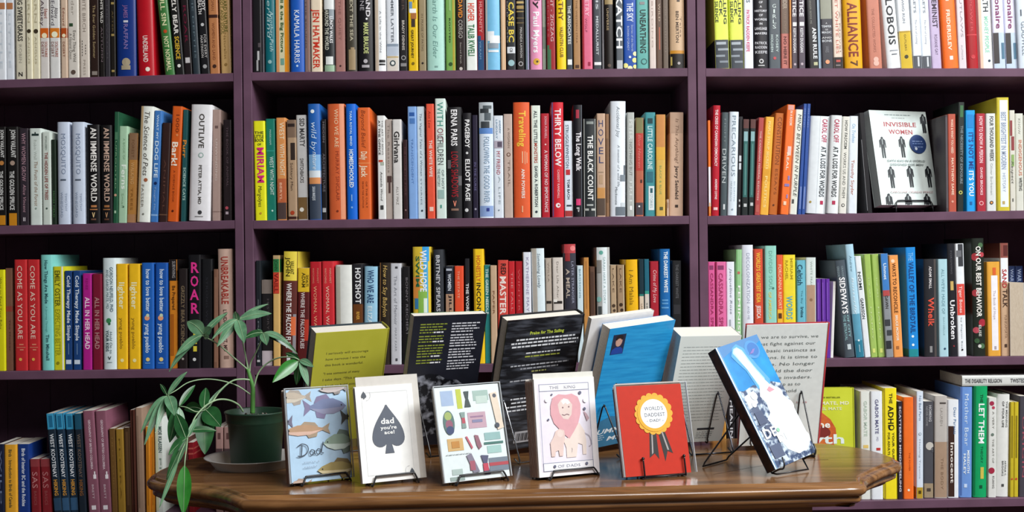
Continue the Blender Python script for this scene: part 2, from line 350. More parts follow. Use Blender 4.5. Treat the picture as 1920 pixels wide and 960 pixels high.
1533.5 1538.5 -62 -4 7d8fa0 p | thin slate blue book | R 0 127 -.5 -.1 a8c0d0
1539 1561 -68 -4 37363d p | charcoal book with olive grey top | B -70 35 8f9080 ; H 43 3 c8c8c8 b A ; H 49 4 c8ccd0 b TEMPER ; H 55 3 c8c8c8 b OF ; H 60 4 c8ccd0 b MAGIC ; H 70 3 c8c8c8 b AND ; H 76 4 c8ccd0 b BONE ; T 86 98 .3 8a8a90 0 - VARIES ; D 115 .18 e89a70 0
1562 1580 -64 -4 dccbba p | cream book with black foot | T -30 100 .3 c06050 -.05 - QUIET WHITE LIES ; T 20 98 .16 9a8070 .25 - A Novel ; B 106 128 1c1414 ; R 111 115 -.25 .2 c04a40 ; R 120 122 -.3 .2 8a8080
1581.5 1616 -84 -5 dca012 h | wide amber hardcover with maroon capitals | T -60 107 .55 7a2410 .02 b DARK ALLIANCE ; T 113 124 .4 5a3008 .02 b 7
1627 1651 -72 -7 bc755f p | terracotta book with pale emblem | T 16 98 .2 9a5a48 0 - THE COLLECTED WORKS ; D 111 .2 e0b0a0 .05 ; D 118 .22 e0b0a0 .05
1658.5 1684 -80 -12 e6e9ea h | white hardcover with black title | T -60 85 .5 26282c .05 b EPIC LOBOIS ; R 94 96 -.2 .4 8a8e94 ; R 101 103 -.1 .3 5a5e64
1685.5 1708.5 -78 -9 dfe3e6 p | white book with mustard lower half | B 58 128 ccac1a ; B 58.5 61 a8881a ; T -40 44 .2 8a9098 0 b WOMEN WHO RUN ; T 64 95 .16 6a5808 0 - OUTLIERS ; D 106 .16 3a3410 0
1709.5 1726 -72 -7 dbe2e9 p | first white book with grey foot | T -30 25 .26 7a8088 0 b SECRETS ; T 36 82 .22 a8a8b0 .05 i The Art of Letting ; B 104 128 4a4e56 ; R 106 124 0 .2 c8ccd0
1727 1743.5 -72 -7 dbe2e9 p | second white book with grey foot | T -30 25 .26 7a8088 0 b SECRETS ; T 36 82 .22 a8a8b0 .05 i The Art of Letting ; B 104 128 4a4e56 ; R 106 124 0 .2 c8ccd0
1744.5 1763 -74 -7 bcacca p | lilac book with black lettering | T -40 52 .5 3a2c40 .05 b BAD FEMINIST ; T 64 102 .3 6a5878 .05 - ROXANE GAY
1766 1794.5 -80 -8 f26e24 h | wide orange book with spaced white lettering | T -60 8 .2 f8e0c8 -.02 b M ; T 18 94 .24 f8e0c8 -.02 b FRIDERISLEV ; R 105 112 -.08 .14 f4e8dc
1795.5 1810 -68 -6 d3c8cc p | narrow pinkish grey book | T -20 70 .3 9a9098 .1 - OUTLAWS ; T 84 112 .22 a8a0a8 0 - AUTHOR
1813 1832.5 -74 -6 a4121c h | dark red book | T -40 60 .25 c84a50 0 - THE POWER ; B 64 66 c83a40 ; D 106 .2 c03038 0
1836 1860 -72 -6 eceeec p | white book with black and mint lettering | R -75 128 -.5 -.25 e2c0a8 ; T -40 23 .4 2a3438 .1 b WEALTH ; T 30 98 .3 8ad0b0 .1 b MONEY PEOPLE ; D 113 .1 2a3a4a .2
1861.5 1883 -74 -6 d5d6e8 p | first pale lilac book with purple title | T -40 54 .45 7a2a5a .05 b Millionaire ; B 61 128 b8c8d8 ; R 61 118 -.5 0 3a3434 ; R 80 110 .2 .45 4a7088
1884.5 1906 -74 -6 d5d6e8 p | second pale lilac book with purple title | T -40 54 .45 7a2a5a .05 b Millionaire ; B 61 128 b8c8d8 ; R 61 118 -.5 0 3a3434 ; R 80 110 .2 .45 4a7088
1907.5 1931 -76 -6 d0dae4 h | pale blue book with grey capitals | T 40 104 .36 5a6470 0 - GLADWELL ; D 113 .12 3a2a2a .2 ; R 18 30 -.2 -.1 4a5460
#2L
-4 11 238 . 171413 p | black book with white capitals at left edge | T 244 296 .42 dcdcd8 .1 b JOHN VAILLANT ; D 306 .28 c08040 0 ; T 321 394 .42 dcdcd8 -.05 b THE GOLDEN SPRUCE ; R 404 422 -.4 .4 c8841a
13.5 34 238 . 171413 p | second black book with orange foot | T 244 296 .42 dcdcd8 .1 b JOHN VAILLANT ; D 306 .22 a89080 0 ; T 321 394 .42 dcdcd8 -.05 b THE GOLDEN SPRUCE ; R 400 424 -.35 .35 c8841a
36.5 53.5 241 . 322a31 p | dark plum book with pale script | T 250 340 .45 b8909c 0 - WHY WOMEN GROW ; T 346 398 .34 b8909c .05 i Alice Vincent ; H 411 7 d8d0d4 b II
56 78 241 . d3ddd6 p | pale mint book with black crown | T 262 300 .25 b0b8b0 0 - Robin Wall ; R 251 255 -.3 .3 2a3a38 ; R 248 252 -.05 .05 2a3a38 ; T 302 386 .3 a8907c .05 i The Fruits of the Forest ; D 391 .08 8a9a90 0
79.5 95 248 . ccd6cc p | pale green book with maroon lettering | T 255 282 .25 6a7a70 0 - WOHLLEBEN ; T 286 375 .38 8a3a34 0 b THE HIDDEN LIFE OF TREES ; D 391 .12 4a5a50 0
97 104.5 262 . 1d2a1e p | narrow dark green book | T 358 408 .4 4a7a48 0 - MOSS FIELD
107.5 130.5 229 . c9d3e4 h | first pale blue book with grey capitals | T 250 328 .36 7d8ba4 .02 - MOSQUITO ; R 336 339 -.25 .2 5a6474 ; T 360 408 .2 98a6bc -.15 - WINEGARD ; T 362 396 .16 98a6bc .2 - TIMOTHY
135 158.5 229 . c9d3e4 h | second pale blue book with grey capitals | T 250 328 .36 7d8ba4 .02 - MOSQUITO ; R 336 339 -.25 .2 5a6474 ; T 360 408 .2 98a6bc -.15 - WINEGARD ; T 362 396 .16 98a6bc .2 - TIMOTHY
163 186.5 234 . 151213 h | first black book with large white title | T 240 379 .46 ece8e2 .05 b AN IMMENSE WORLD ; R 385 389 -.2 .25 b87a4a ; R 392 394 -.3 .3 b87a4a ; T 398 409 .3 e8c890 .0 b > ; R 410 413 -.2 .2 6a4a3a
188.5 210.5 235 . 151213 h | second black book with large tan title | T 240 379 .46 c0a290 .05 b AN IMMENSE WORLD ; R 385 389 -.2 .25 a06a3e ; R 392 394 -.3 .3 a06a3e ; T 398 409 .3 c09068 .0 b > ; R 410 413 -.2 .2 5a3a2a
213 221.5 210 3 23543a p | narrow tall green book | R 248 262 -.3 .3 4a7a5a ; T 264 355 .3 88b088 0 - UPROOTED ; D 366 .3 c89a80 0 ; R 395 400 -.2 .2 a8c8a8
222.5 238.5 237 2 a7c9a9 p | sage green book with white title | T 308 356 .55 e4f0e2 .1 b Ferns ; T 260 300 .25 8ab08c .1 - A BOOK OF ; T 362 390 .25 88aa88 0 - Small ; D 388 .1 4a6a50 .1
240 256.5 250 4 b07a3c p | brown orange book | B 250 300 86664a ; T 262 296 .3 6a4a30 0 - FOREST ; T 305 346 .4 c89860 0 b WALKING ; T 352 395 .25 8a5a24 0 - TREES ; B 402 418 a87a54
260 284 200 8 e4e7de h | white book with tan edge and slim title | R 200 418 -.5 -.28 d6b98e ; T 208 330 .4 4a4640 .05 i The Science of Pets ; D 338 .15 a05a38 .1 ; T 346 390 .2 8a8478 -.1 - FASSER ; D 402 .08 7a7a70 0
286 299.5 208 8 3f78bc p | blue book with white lettering | T 216 262 .3 c0d8f0 0 b WHAT MY ; T 264 334 .5 d0e4f4 0 b DOG LIFE ; D 344 .22 10285a 0 ; T 350 395 .22 98b8e0 0 - Taught Me ; B 402 405 88b0dc
301 317 231 7 321d1a p | dark brown book | T 300 396 .25 5a3a30 0 - ANIMAL ; B 402 404 6a4a38
318.5 337 200 10 d05a1c p | orange book with bold white word | T 212 250 .35 7a2c08 .1 - 1000 ; D 254 .12 e08850 .1 ; T 266 313 .6 f2e6d4 -.05 b Bark! ; T 320 380 .2 8a3410 0 - A SCIENCE BOOK ; D 396 .12 5a1c04 0
341 350 206 5 1f5254 p | narrow teal book with orange word | T 262 296 .75 d8882a 0 b Purr ; T 314 376 .5 a8c8c0 .1 b SCIENCE CATS
356 396 197 5 e6e4e6 h | wide white hardcover with dark capitals | T 214 279 .26 46423e .04 b OUTLIVE ; D 292 .13 98b0a8 .03 ; D 292 .08 e6e4e6 .03 ; T 310 384 .15 55514d .02 b PETER ATTIA, MD ; D 399 .1 3a3a3c .04 ; R 406 407.5 -.2 .2 8a8888
398 413 206 1 a98f86 p | taupe book with faint lettering | R 236 241 -.2 .2 6a5450 ; T 260 340 .25 d0c0b8 0 - UNWINDING ; B 396 398 8a7068
419 434 225 -1 241a1d p | black book with faint grey lettering | T 238 350 .25 5a4a50 0 - THE BOOK OF ANIMAL ; D 390 .2 b04a58 -.1 ; R 397 402 -.25 .1 b0a0a8
#2M
477 498 227 -4 e6e41e p | neon yellow book with magenta capitals | H 249 5 2a2a20 b THE ; H 256 6 2a2a20 b LITTLE ; H 263 6 2a2a20 b BOOK ; H 271 4 2a2a20 b OF ; T 276 344 .62 d42a78 .1 b MIRIAM ; T 348 388 .35 5a5a20 0 i Margolyes ; D 400 .1 c89a30 0
499 516.5 223 -3 177463 p | dark teal book with white title | T 243 272 .2 a8d0c8 0 - MARKHAM ; B 282 284 2a9080 ; T 294 366 .42 dcece6 .1 - WEST WITH NIGHT ; D 395 .1 c0e0d8 .1
519 536.5 221 -3 d78f50 p | orange tan book with cream title | T 230 262 .5 f0e0c0 .1 - WEST ; T 270 330 .5 f0e0c0 .1 - WITH NIGHT ; B 335 380 b8603a ; T 342 376 .26 e8b090 -.1 b BERYL ; B 380 411 4a3a38
539 555.5 225 -3 ac8f72 p | brown book with dark figure | B 225 258 7a6250 ; R 232 238 -.4 .4 2a1c18 ; R 268 300 -.1 .4 2f221c ; T 305 358 .28 4a3626 0 - Solitary Man ; D 399 .24 a83c1c 0 ; B 406 411 3a1a14
557 575.5 216 -4 bcbab8 p | light grey book with olive foot | T 222 275 .5 3c3a3a .1 b SID MARTY ; T 297 343 .36 5a5654 .0 b SWITCHBACKS ; B 370 411 6f5430 ; D 393 .22 d8d4c8 -.1
578.5 601 195 -4 225fae h | blue gradient book with white script | D 209 .16 e8f0f8 -.1 ; B 290 320 7fb0dc ; B 320 333 d8e0e4 ; B 333 345 d89058 ; T 228 282 .45 c8dcf4 0 i wild by ; T 284 318 .4 e0ecf8 .05 i nature ; B 345 411 3a4454 ; T 350 376 .25 d0d8e0 -.1 b SARAH MARQUIS
603 612 224 -2 1a1618 p | narrow black book with grey lettering | T 228 268 .4 6a6468 0 b HIDDEN ; T 288 360 .5 5f5a60 0 b ARCHITECTURE ; R 390 398 -.35 .35 b0b0b0
615.5 647 195 -4 d06034 h | wide orange hardcover with cream capitals | R 195 411 .2 .5 e2936e ; T 205 277 .24 f0d0a8 .02 - WHO WE ARE ; T 283 377 .2 9c3c20 .05 - MURRAY SINCLAIR ; D 396 .07 7a2c18 0
649.5 668 195 -3 1466d0 h | bright blue book with white capitals | T 208 274 .22 c0dcf8 0 b TARA ROYAL MIND ; T 280 352 .42 ecf4fc .0 b HOMESCHOOLED ; R 365 377 -.04 .04 a0c8f0 ; D 389 .1 80b0e8 0
671.5 694.5 202 -3 de662c p | orange book with pale lettering | T 206 276 .35 8c3814 -.02 i Beyond Belief ; T 284 300 .5 f4d8b8 0 b Daily ; B 305 307 e88a50 ; T 311 332 .5 f4d8b8 0 b Jack ; T 340 390 .13 8a3a18 -.12 - FROM THE AUTHOR ; T 340 390 .13 8a3a18 .18 - OF THE CULT
708 722.5 217 -3 e7e7e4 p | white book with red mark | T 226 291 .26 3a3838 -.2 b AT THE OFFICE ; T 226 291 .22 6a6868 .2 - THE ART OF BEING ; R 300 304 -.35 .2 c8503a ; R 304 310 -.1 .35 b0b8a8 ; T 322 376 .28 4a4848 0 i Amanda Wood ; R 385 393 -.2 .2 3a3a3a
723.5 735.5 224 -2 b0a299 p | taupe book with dark figure | T 232 325 .35 857870 0 - The Reasons ; R 330 342 -.3 .4 4a3430 ; R 342 362 -.1 .2 4a3430
736.5 753 224 -2 d6d2ce p | pale grey book with black bold word | T 246 306 .62 1e1c1c .0 b Girlvana ; T 350 384 .28 8a8682 .02 - ALLY MAZ
756 764 262 -2 2f171a p | narrow dark maroon book | T 275 320 .4 6a4448 0 - THE HOUSE ; T 316 368 .4 5a3a3c 0 - ON FIRE ; D 394 .2 8a6a6a 0
765.5 781.5 200 -3 82a9de p | light blue book with navy emblem | R 211 218 -.3 .3 2a58a0 ; R 222 232 -.25 .35 4a78b8 ; T 260 345 .25 5a84c0 0 - TRANSCENDENT
782.5 796.5 200 -3 c9d8e0 p | pale blue grey book | T 212 330 .3 6a7c88 .05 i The Vaginal Tales of a Woman ; T 334 385 .2 7a8c98 0 - STORIES ; D 395 .14 2a3a44 .05
800 814.5 195 -3 e4543a p | coral red book with white lettering | T 208 240 .35 8c2418 -.05 i Ann Lew ; T 263 332 .4 f4dcd0 .05 b THE WHITE WIFE ; R 388 396 -.2 .3 f0c8b8
817 836 185 -3 d5e5dc p | tall pale mint book with narrow capitals | T 192 238 .62 2a8a78 0 - WITH ; T 240 268 .62 8a3a50 0 - OUT ; T 254 310 .6 4a4a4c 0 - CHILDREN ; T 316 350 .25 8a9a98 -.2 b THE HISTORY ; T 318 355 .22 8a9a98 .2 b OF NOT ; R 356 372 -.3 .3 98b8b0 ; R 384 390 -.1 .05 4a9a88
838.5 866 201 -2 211f21 h | wide black book with white and red capitals | T 205 274 .42 eceaea .0 b ERNA PARIS ; T 284 370 .48 ae1c28 .02 - LONG SHADOWS ; R 300 316 -.5 -.25 6a686a ; R 330 348 .25 .5 5a585a ; T 376 388 .3 e88a70 0 b > ; R 391 395 -.25 .25 8a6a5a
867.5 884.5 212 -2 1c1a1e h | black book with spaced white lettering | T 224 277 .5 ecebea .05 b PAGEBOY ; D 287 .14 d0d0d0 0 ; T 298 377 .5 ecebea .05 b ELLIOT PAGE ; D 394 .2 d8d8d8 -.1
886 896 216 -2 221c32 p | narrow dark violet book | T 304 358 .4 6a6490 0 - IN THE CURSE ; D 392 .2 9a98a8 0
898.5 925 192 -2 d9e5f2 h | pale white book with photograph on top | B 192 240 b8c0c4 ; R 204 212 -.4 .2 2e3438 ; R 198 204 -.2 .4 4a5458 ; R 212 226 -.1 .35 505a60 ; R 228 240 -.35 .25 3a4044 ; B 240 251 5c88c8 ; T 256 380 .4 88a4bc .05 - FOLLOWING THE GOOD RIVER ; B 386 406 8ca6d4 ; R 390 396 0 .2 2a3a8a
926 943.5 217 -2 dde5ee p | white book with small photo band | T 224 260 .18 7a98b0 -.15 b LINDSAY ; T 226 250 .18 7a98b0 .2 b ANDREW ; R 264 278 -.45 .5 b0a8b4 ; R 266 276 -.1 .4 5a5060 ; T 283 328 .4 b04858 0 - MY FRIEND ; T 330 384 .22 a8b4bc .1 - A LIFE ; D 394 .08 7a8a9a 0
945 961 214 -2 bfaa9e p | taupe book with ring mark | D 290 .24 6a4838 .05 ; D 290 .14 bfaa9e .05 ; T 240 278 .25 8a7468 .1 - A WOMAN ; T 300 350 .25 8a7468 .1 - TRAIL
963 993.5 192 -2 de5c30 h | wide red orange hardcover with yellow title | T 208 275 .42 f0c040 .06 b Traveling ; R 284 306 .02 .08 f0b890 ; R 284 308 .18 .22 f0b890 ; R 286 306 .3 .34 f0b890 ; T 317 372 .2 f8e4d8 .08 b ANN POWERS ; R 386 398 -.02 .06 f0a880
996.5 1013.5 198 -2 dfe8dc p | cream book with mixed capitals | T 208 268 .36 3a4448 0 b ALL THE LITTLE ; T 268 306 .36 b04030 0 b MONSTERS ; T 311 388 .32 36424a .02 b DAVID A. ROBERTSON ; D 397 .14 2a3a44 0
1015 1030 213 -2 b21e2c p | crimson book with pink lettering | T 218 260 .28 dca0a8 .1 b SONIA PURNELL ; D 271 .1 f0d0d0 .05 ; T 282 398 .4 e8c4c8 .1 b A WOMAN OF NO IMPORTANCE
1034.5 1057 192 -2 d02432 h | red hardcover with white capitals | R 192 406 -.5 -.36 6a5a8a ; T 204 312 .5 fae8e8 .05 b THIRTY BELOW ; T 318 372 .18 f0b8b8 .05 b CASSIDY RANDALL ; D 385 .2 f8e8e8 .0 ; D 385 .08 c02030 .05
1058 1073.5 227 -2 dee6f0 p | white book with red foot | T 234 316 .36 5a6878 -.1 b STRUGGLEWINSTON ; R 318 328 -.3 .2 c02c34 ; T 336 374 .3 3a4654 .0 b TOM BACH ; R 384 387 -.25 .35 3a4654 ; B 395 406 a83838
1075 1092 197 -1 17141a h | black book with white bold title | R 206 222 -.2 .15 a82c40 ; T 248 320 .55 ece8ec .1 b The Long Walk ; R 373 385 -.2 .3 d83c74 ; T 388 398 .3 b8b8b8 0 b P ; R 197 406 .4 .5 5a6068
1094 1118 223 -1 2c3032 h | charcoal book with white scroll border | R 223 406 -.47 -.4 b8bab4 ; R 223 406 .4 .47 b8bab4 ; R 228 233 -.25 .3 8a908c ; T 254 376 .42 eeeeea .05 b THE BLACK COUNT ; R 383 386 -.25 .25 b0b4b0 ; R 391 395 -.4 -.1 b8bab4 ; R 391 395 .1 .4 b8bab4
1119 1135 213 -1 c6a68c p | tan book with navy stacked letters | S 223 308 .66 34406c - HOVEL ; R 322 324 -.3 .3 a08870 ; R 328 345 -.2 .2 b89878 ; B 352 372 c89050 ; B 372 404 55453a
1136 1142 214 -1 8e6a4c p | thin brown book | R 260 380 -.3 .3 7a5a40
1144.5 1173 190 0 e6edf4 h | wide white book with grey mountain | T 200 257 .22 7a848c .02 i Accidental Joy ; T 272 350 .16 8a949c .05 i A memoir of a wild life ; T 350 384 .16 6a747c -.1 i Mackenzie ; R 310 330 .38 .5 5a646c ; R 328 340 .15 .5 7a848c ; R 388 404 -.15 .5 6a747c ; R 380 388 .2 .5 c8d0d4
1175.5 1189 211 0 b5b9b4 p | grey green book | T 224 262 .5 d4d8d4 .05 b PETER ; T 266 330 .4 888c88 .05 - NOTHING BUT ; T 335 385 .4 d0d4d0 .05 b TREE ; R 386 394 -.1 .2 f0f0f0
1192 1206.5 221 0 b5644a p | coral book with olive top | B 221 250 7d7a50 ; B 250 320 b83c34 ; T 252 315 .4 d87a70 0 i Blue Heaven ; R 337 343 .1 .35 4a2a24 ; B 380 403 4a4248 ; D 387 .12 f0f0f0 -.05
1209.5 1228.5 211 0 3f8f95 p | teal book with white lettering | R 222 232 -.25 .25 153c40 ; T 236 318 .46 c8e4e4 .0 b LITTLE CAROLINE ; R 322 342 -.3 .3 2c6a78 ; R 349 394 -.15 .4 dce4e4 ; R 353 362 0 .25 2a5a64 ; T 364 390 .28 7a98a0 .12 - STORIES
1230 1247.5 215 0 d8b054 p | gold and orange book | B 215 276 c88848 ; B 276 300 dca83c ; T 310 365 .22 98a860 .0 - BLACK & BLUE ; R 388 394 -.1 .25 5a5a30
1250.5 1254 374 0 cbb09a p | tiny tan booklet | R 380 390 -.3 .3 a88a74
1255.5 1281 211 1 ceac92 p | tan book with dark italic lettering | B 211 250 b89880 ; T 222 306 .24 7a5c48 .05 i Is This Anything? ; T 312 374 .24 3a2a22 .05 b Jerry Seinfeld ; R 384 389 -.08 .14 3a2a22
#2R
1328.2 1333 226 . f0782a p | thin orange and white book | B 313 387 e8eaf0 ; R 380 400 -.2 .2 f0b060
1334 1349.5 198 3 b41a2c h | crimson hardcover with white capitals | T 206 312 .38 f0d8d8 .0 b THE CRISIS OF CANADIAN DEMOCRACY ; T 336 374 .3 f0d8d8 .05 b ANDREW COYNE ; R 389 394 -.25 .3 e8c0c0
1352 1365 211 3 4b565a h | slate book with white capitals | T 278 345 .55 c0c8c8 -.05 - DRIVEN ; T 222 270 .25 7a8688 0 - FIGHT ; R 383 393 -.1 .15 d0d4d4
1366 1383.5 210 4 d9e4ec h | white book with thin grey capitals | T 216 332 .42 7c8c98 .02 - PRECARIOUS ; T 340 378 .15 a0b0bc -.15 - MARCELLO ; T 340 378 .15 a0b0bc .2 - DI CINTIO ; D 393 .1 8a9aa8 0
1385 1391 219 4 211f22 p | narrow black book with white marks | R 292 303 -.4 .3 c8ccd0 ; R 306 318 -.4 .3 c8ccd0 ; R 374 378 -.2 .2 c0c0c0 ; R 384 388 -.2 .2 c0c0c0
1392 1403.5 224 3 1d2424 p | first dark green banded book | B 224 241 5a3430 ; R 247 265 -.35 .3 8ab0b4 ; R 265 370 -.35 .3 2c6460 ; R 270 366 -.05 .05 6aa098 ; R 382 388 -.2 .3 c0c4c4
1405 1416.5 224 4 1d2424 p | second dark green banded book | B 224 241 5a3430 ; R 247 265 -.35 .3 8ab0b4 ; R 265 370 -.35 .3 2c6460 ; R 270 366 -.05 .05 6aa098 ; R 380 386 -.2 .3 c0c4c4
1418 1428.5 221 8 ae4644 p | russet book with pale lettering | T 246 376 .3 e0b0a8 0 b THE CANADIAN FEDERAL ELECTION ; R 384 398 -.3 .3 b85a50
1430.5 1446 220 11 e5ad3c p | golden yellow book | T 228 318 .3 f4d488 0 b MAPLE SYRUP SECRETS ; T 330 390 .3 f4d488 0 b POLITICS ; B 316 340 d89c2a
1447.5 1463.5 213 13 bc6422 p | burnt orange book with dark title | T 220 310 .5 7a3810 .1 - CONSTITUTION ; T 316 366 .3 8a4418 .1 - ESSAYS ; D 385 .12 5a2a0c 0
1469.5 1484.5 197 13 f2702a p | tall orange book with lilac flecks | R 198 207 -.35 .35 d89a90 ; T 208 236 .3 f8e0d0 .1 b IN A ROOM ; R 275 292 -.1 .35 e8c0b8 ; T 286 320 .3 f8d8c0 0 b REAL ; R 330 338 .15 .4 8a78b0 ; R 345 350 -.2 .4 8a78b0 ; R 365 372 .1 .3 9a80b0 ; R 378 385 -.2 .15 f8d0b0
1486.5 1500 206 12 dde1d5 p | cream book with black handwriting | T 214 368 .5 3a3c38 .1 i MIND BETWEEN IN PURPLE ; R 374 382 -.3 0 4a4c48
1501.5 1507.5 195 11 2c4f98 p | first thin blue book | T 204 240 .4 7a94cc 0 - ISLAND ; R 350 392 -.25 .25 6a80b8
1508.5 1514.5 195 11 2c4f98 p | second thin blue book | T 204 240 .4 7a94cc 0 - ISLAND ; R 350 392 -.25 .25 6a80b8
1516.5 1553.5 219 9 e3e9ec h | very wide white book with pink capitals | T 224 268 .26 b03050 .24 b CAROL OFF ; T 276 370 .26 2e3438 .24 b AT A LOSS FOR WORDS ; R 377 384 .18 .34 b03050 ; D 380 .06 b09850 -.32 ; R 219 400 -.02 0 c8d0d4
1554.5 1575.5 217 8 e0e4e4 h | white book with pink capitals | T 224 268 .45 b03050 .05 b CAROL OFF ; T 276 370 .45 2e3438 .05 b AT A LOSS FOR WORDS ; R 377 384 -.1 .2 b03050
1577 1590 219 7 dcdad0 p | cream book with grey capitals | T 226 280 .42 5a5c58 .05 b HOW FASCISM ; T 286 372 .42 5a5c58 .02 - WORKS US AND THEM ; D 385 .25 3a3a38 0 ; D 385 .15 dcdad0 0
1592 1610 218 3 dde4ea p | pale book with blue and orange words | T 232 268 .4 8ab4d4 0 i On Trudeau ; T 300 366 .36 b05a38 -.05 - Timothy Snyder
1617 1628 212 -16 141216 p | thin black book leaning left | R 262 395 -.5 -.38 b0b0b4
1773 1777.6 216 -2 453d41 p | grey book behind face-out book | R 220 390 -.4 .4 544c50
1778 1792.5 214 . b2513e p | rust book with pale lettering | T 224 288 .3 f0c8b0 .05 b WAKE & WHAT YOU NEED ; T 296 366 .3 f0c8b0 .05 b MATTHEW SAME ; D 378 .15 d89a84 0
1796 1807.5 192 2 202824 p | dark green black book | R 198 220 -.2 .3 3a6a40 ; T 236 345 .4 7a8488 .1 b THE NECESSITY OF EXPOSURE ; D 361 .3 c8c860 0 ; D 361 .17 202824 0
1811.5 1829 207 . 1a98e0 p | sky blue book with navy and white title | T 248 318 .5 1a3a80 .05 b IT'S NOT ME ; T 320 368 .5 eaf6ff .05 b IT'S YOU ; R 215 240 -.3 .3 1280c8 ; R 378 384 -.15 .1 1060a0
1831 1847.5 213 . a82836 p | wine red book with white lettering | T 218 306 .4 f0c8cc .05 b HOW TO KNOW A PERSON ; T 314 366 .28 f0c8cc .05 b DAVID BROOKS ; D 381 .25 e8b0b0 0 ; D 381 .17 a82836 0
1849.5 1867 213 . d2d5d2 p | pale grey book with black capitals | T 218 302 .4 3c3e40 .1 b FOUR THOUSAND WEEKS ; T 306 366 .26 a0a4a4 .05 - Oliver Burkeman ; D 380 .2 2a2a2a 0 ; D 380 .11 e89a50 0
1869.5 1892.5 183 . c8b834 p | tall yellow bordered book | R 188 388 -.25 .4 dce4ec ; T 210 318 .4 8a94a8 .06 b BEST BRIGHTEST IN MODERN ; T 324 360 .25 9aa4b4 .06 - HISTORY ; R 377 383 -.1 .1 b8a060
1893.5 1903.5 207 . cfccbf p | cream book with red lines | R 226 255 -.4 0 8a3a3c ; R 256 282 -.2 .35 8a3a3c ; R 290 312 -.2 .3 88a860 ; T 302 344 .45 4a4a44 0 i Respect ; R 372 378 -.1 .1 5a5a54
1904.5 1919 213 . cfcfc3 p | pale putty book with red lettering | T 222 252 .3 8a8a80 0 - KNOW ; T 262 330 .4 c07860 .1 b INDIGENOUS ; T 333 358 .4 4a4a48 .1 b WRITING
1920.5 1936 216 . a8a49a p | grey book at the photo's right edge | T 230 340 .3 6a665c 0 - LAND
#3L
-4 9 506 . dcd614 p | lime yellow book with dark lettering | T 520 618 .4 7a7810 -.05 - What to Feed Your Baby
10.5 23.5 503 . 75503f p | narrow brown book | B 575 585 8a3a30 ; T 600 660 .2 4a3028 .1 - The Mother
27.5 50.5 487 . c22a2e p | first red book with cream capitals | T 498 637 .4 f0d8c4 -.05 - COME AS YOU ARE ; R 646 648 -.15 .2 e09070 ; R 652 653 -.35 .35 e09070 ; R 656 658 -.1 .2 e09070 ; D 675 .13 e0a850 -.05
52 74 487 . c22a2e p | second red book with cream capitals | T 498 637 .4 f0d8c4 -.05 - COME AS YOU ARE ; R 646 648 -.15 .2 e09070 ; R 652 653 -.35 .35 e09070 ; R 656 658 -.1 .2 e09070 ; D 675 .13 e0a850 -.05
77 99 478 -3 82d2ca h | aqua hardcover with dark lettering | T 488 570 .28 2a5a60 0 b How Things Are Made ; T 575 624 .16 5aa8a4 0 - A Journey Through ; T 628 677 .28 2a5a60 .05 b Tim Minshall
100 119.5 500 -2 d2ce26 p | yellow book with white right edge | R 500 695 .32 .5 e4e6dc ; T 507 575 .5 6a6a14 -.06 b EMILY OSTER ; T 580 668 .5 9a9a1c -.06 - EXPECTING BETTER ; D 682 .16 8a8a18 -.1
121.5 135.5 508 -1 1a4078 p | first navy book with white lettering | T 517 640 .45 dce6f0 .05 b Cold Therapy Made Simple ; R 645 666 -.03 .03 8aa8c8 ; R 676 684 -.35 .35 d0dcea
137 152 508 -1 1a4078 p | second navy book with white lettering | T 517 640 .45 dce6f0 .05 b Cold Therapy Made Simple ; R 645 666 -.03 .03 8aa8c8 ; R 676 684 -.35 .35 d0dcea
155 171.5 513 -1 b01e88 p | magenta book with white capitals | T 522 544 .3 8a1468 0 - RENEE ; T 558 656 .52 f0d4e4 .05 b ALL IN HER HEAD
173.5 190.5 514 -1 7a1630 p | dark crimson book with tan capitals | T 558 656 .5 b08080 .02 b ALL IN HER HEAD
193 217 484 -2 d9e6e7 h | pale blue white hardcover with green leaf | T 501 586 .24 4a6470 .18 b GORDON NEUFELD, PHD ; T 506 580 .22 6a848c -.12 - AND GABOR MATE, MD ; D 602 .2 3c8a54 -.05 ; D 608 .1 2a6a40 0 ; T 622 664 .2 5a747c .12 i Hold On to ; T 620 660 .24 3a545c -.16 b YOUR KIDS ; T 669 676 .35 2a3a3a 0 b > ; R 680 681 -.2 .2 8a9a9c
218.5 239 495 -1 f6bf1e p | first yellow book with white word | T 529 580 .5 fbeebc -.0 b lighter ; T 597 656 .28 a8821c -.05 b yung pueblo ; D 677 .16 f8e6a0 0
241.5 262.5 495 -1 f6bf1e p | second yellow book with white word | T 529 580 .5 fbeebc -.0 b lighter ; T 597 656 .28 a8821c -.05 b yung pueblo ; D 677 .16 f8e6a0 0
266 288 493 -1 2060b4 p | first cobalt book with oval emblem | T 505 585 .38 d4e4f4 .05 b how to love better ; D 597 .22 e8a078 -.05 ; D 592 .14 c8d8b8 0 ; T 608 663 .38 d4e4f4 0 b yung pueblo ; D 675 .17 e8cc80 0 ; R 681 683 -.25 .2 6a9ad4
291 314 493 0 1a54a8 p | second cobalt book with oval emblem | T 505 585 .36 d4e4f4 .05 b how to love better ; D 597 .22 e8a078 -.05 ; D 592 .14 c8d8b8 0 ; T 608 663 .36 d4e4f4 0 b yung pueblo ; D 675 .17 e8cc80 0 ; R 681 683 -.25 .2 6a9ad4
317.5 332 487 -1 d07f20 p | orange book with black top | B 487 527 1a1618 ; T 490 522 .4 b0acac .1 - SURVIVING ; T 536 582 .4 5a3008 .1 b Be Prepared ; R 590 668 -.3 .1 a85c14
335 351 504 0 221a1a p | black brown book with tan capitals | T 536 650 .4 7a6850 0 b GRIZZLY BEAR SCIENCE ; D 674 .14 a8a098 0
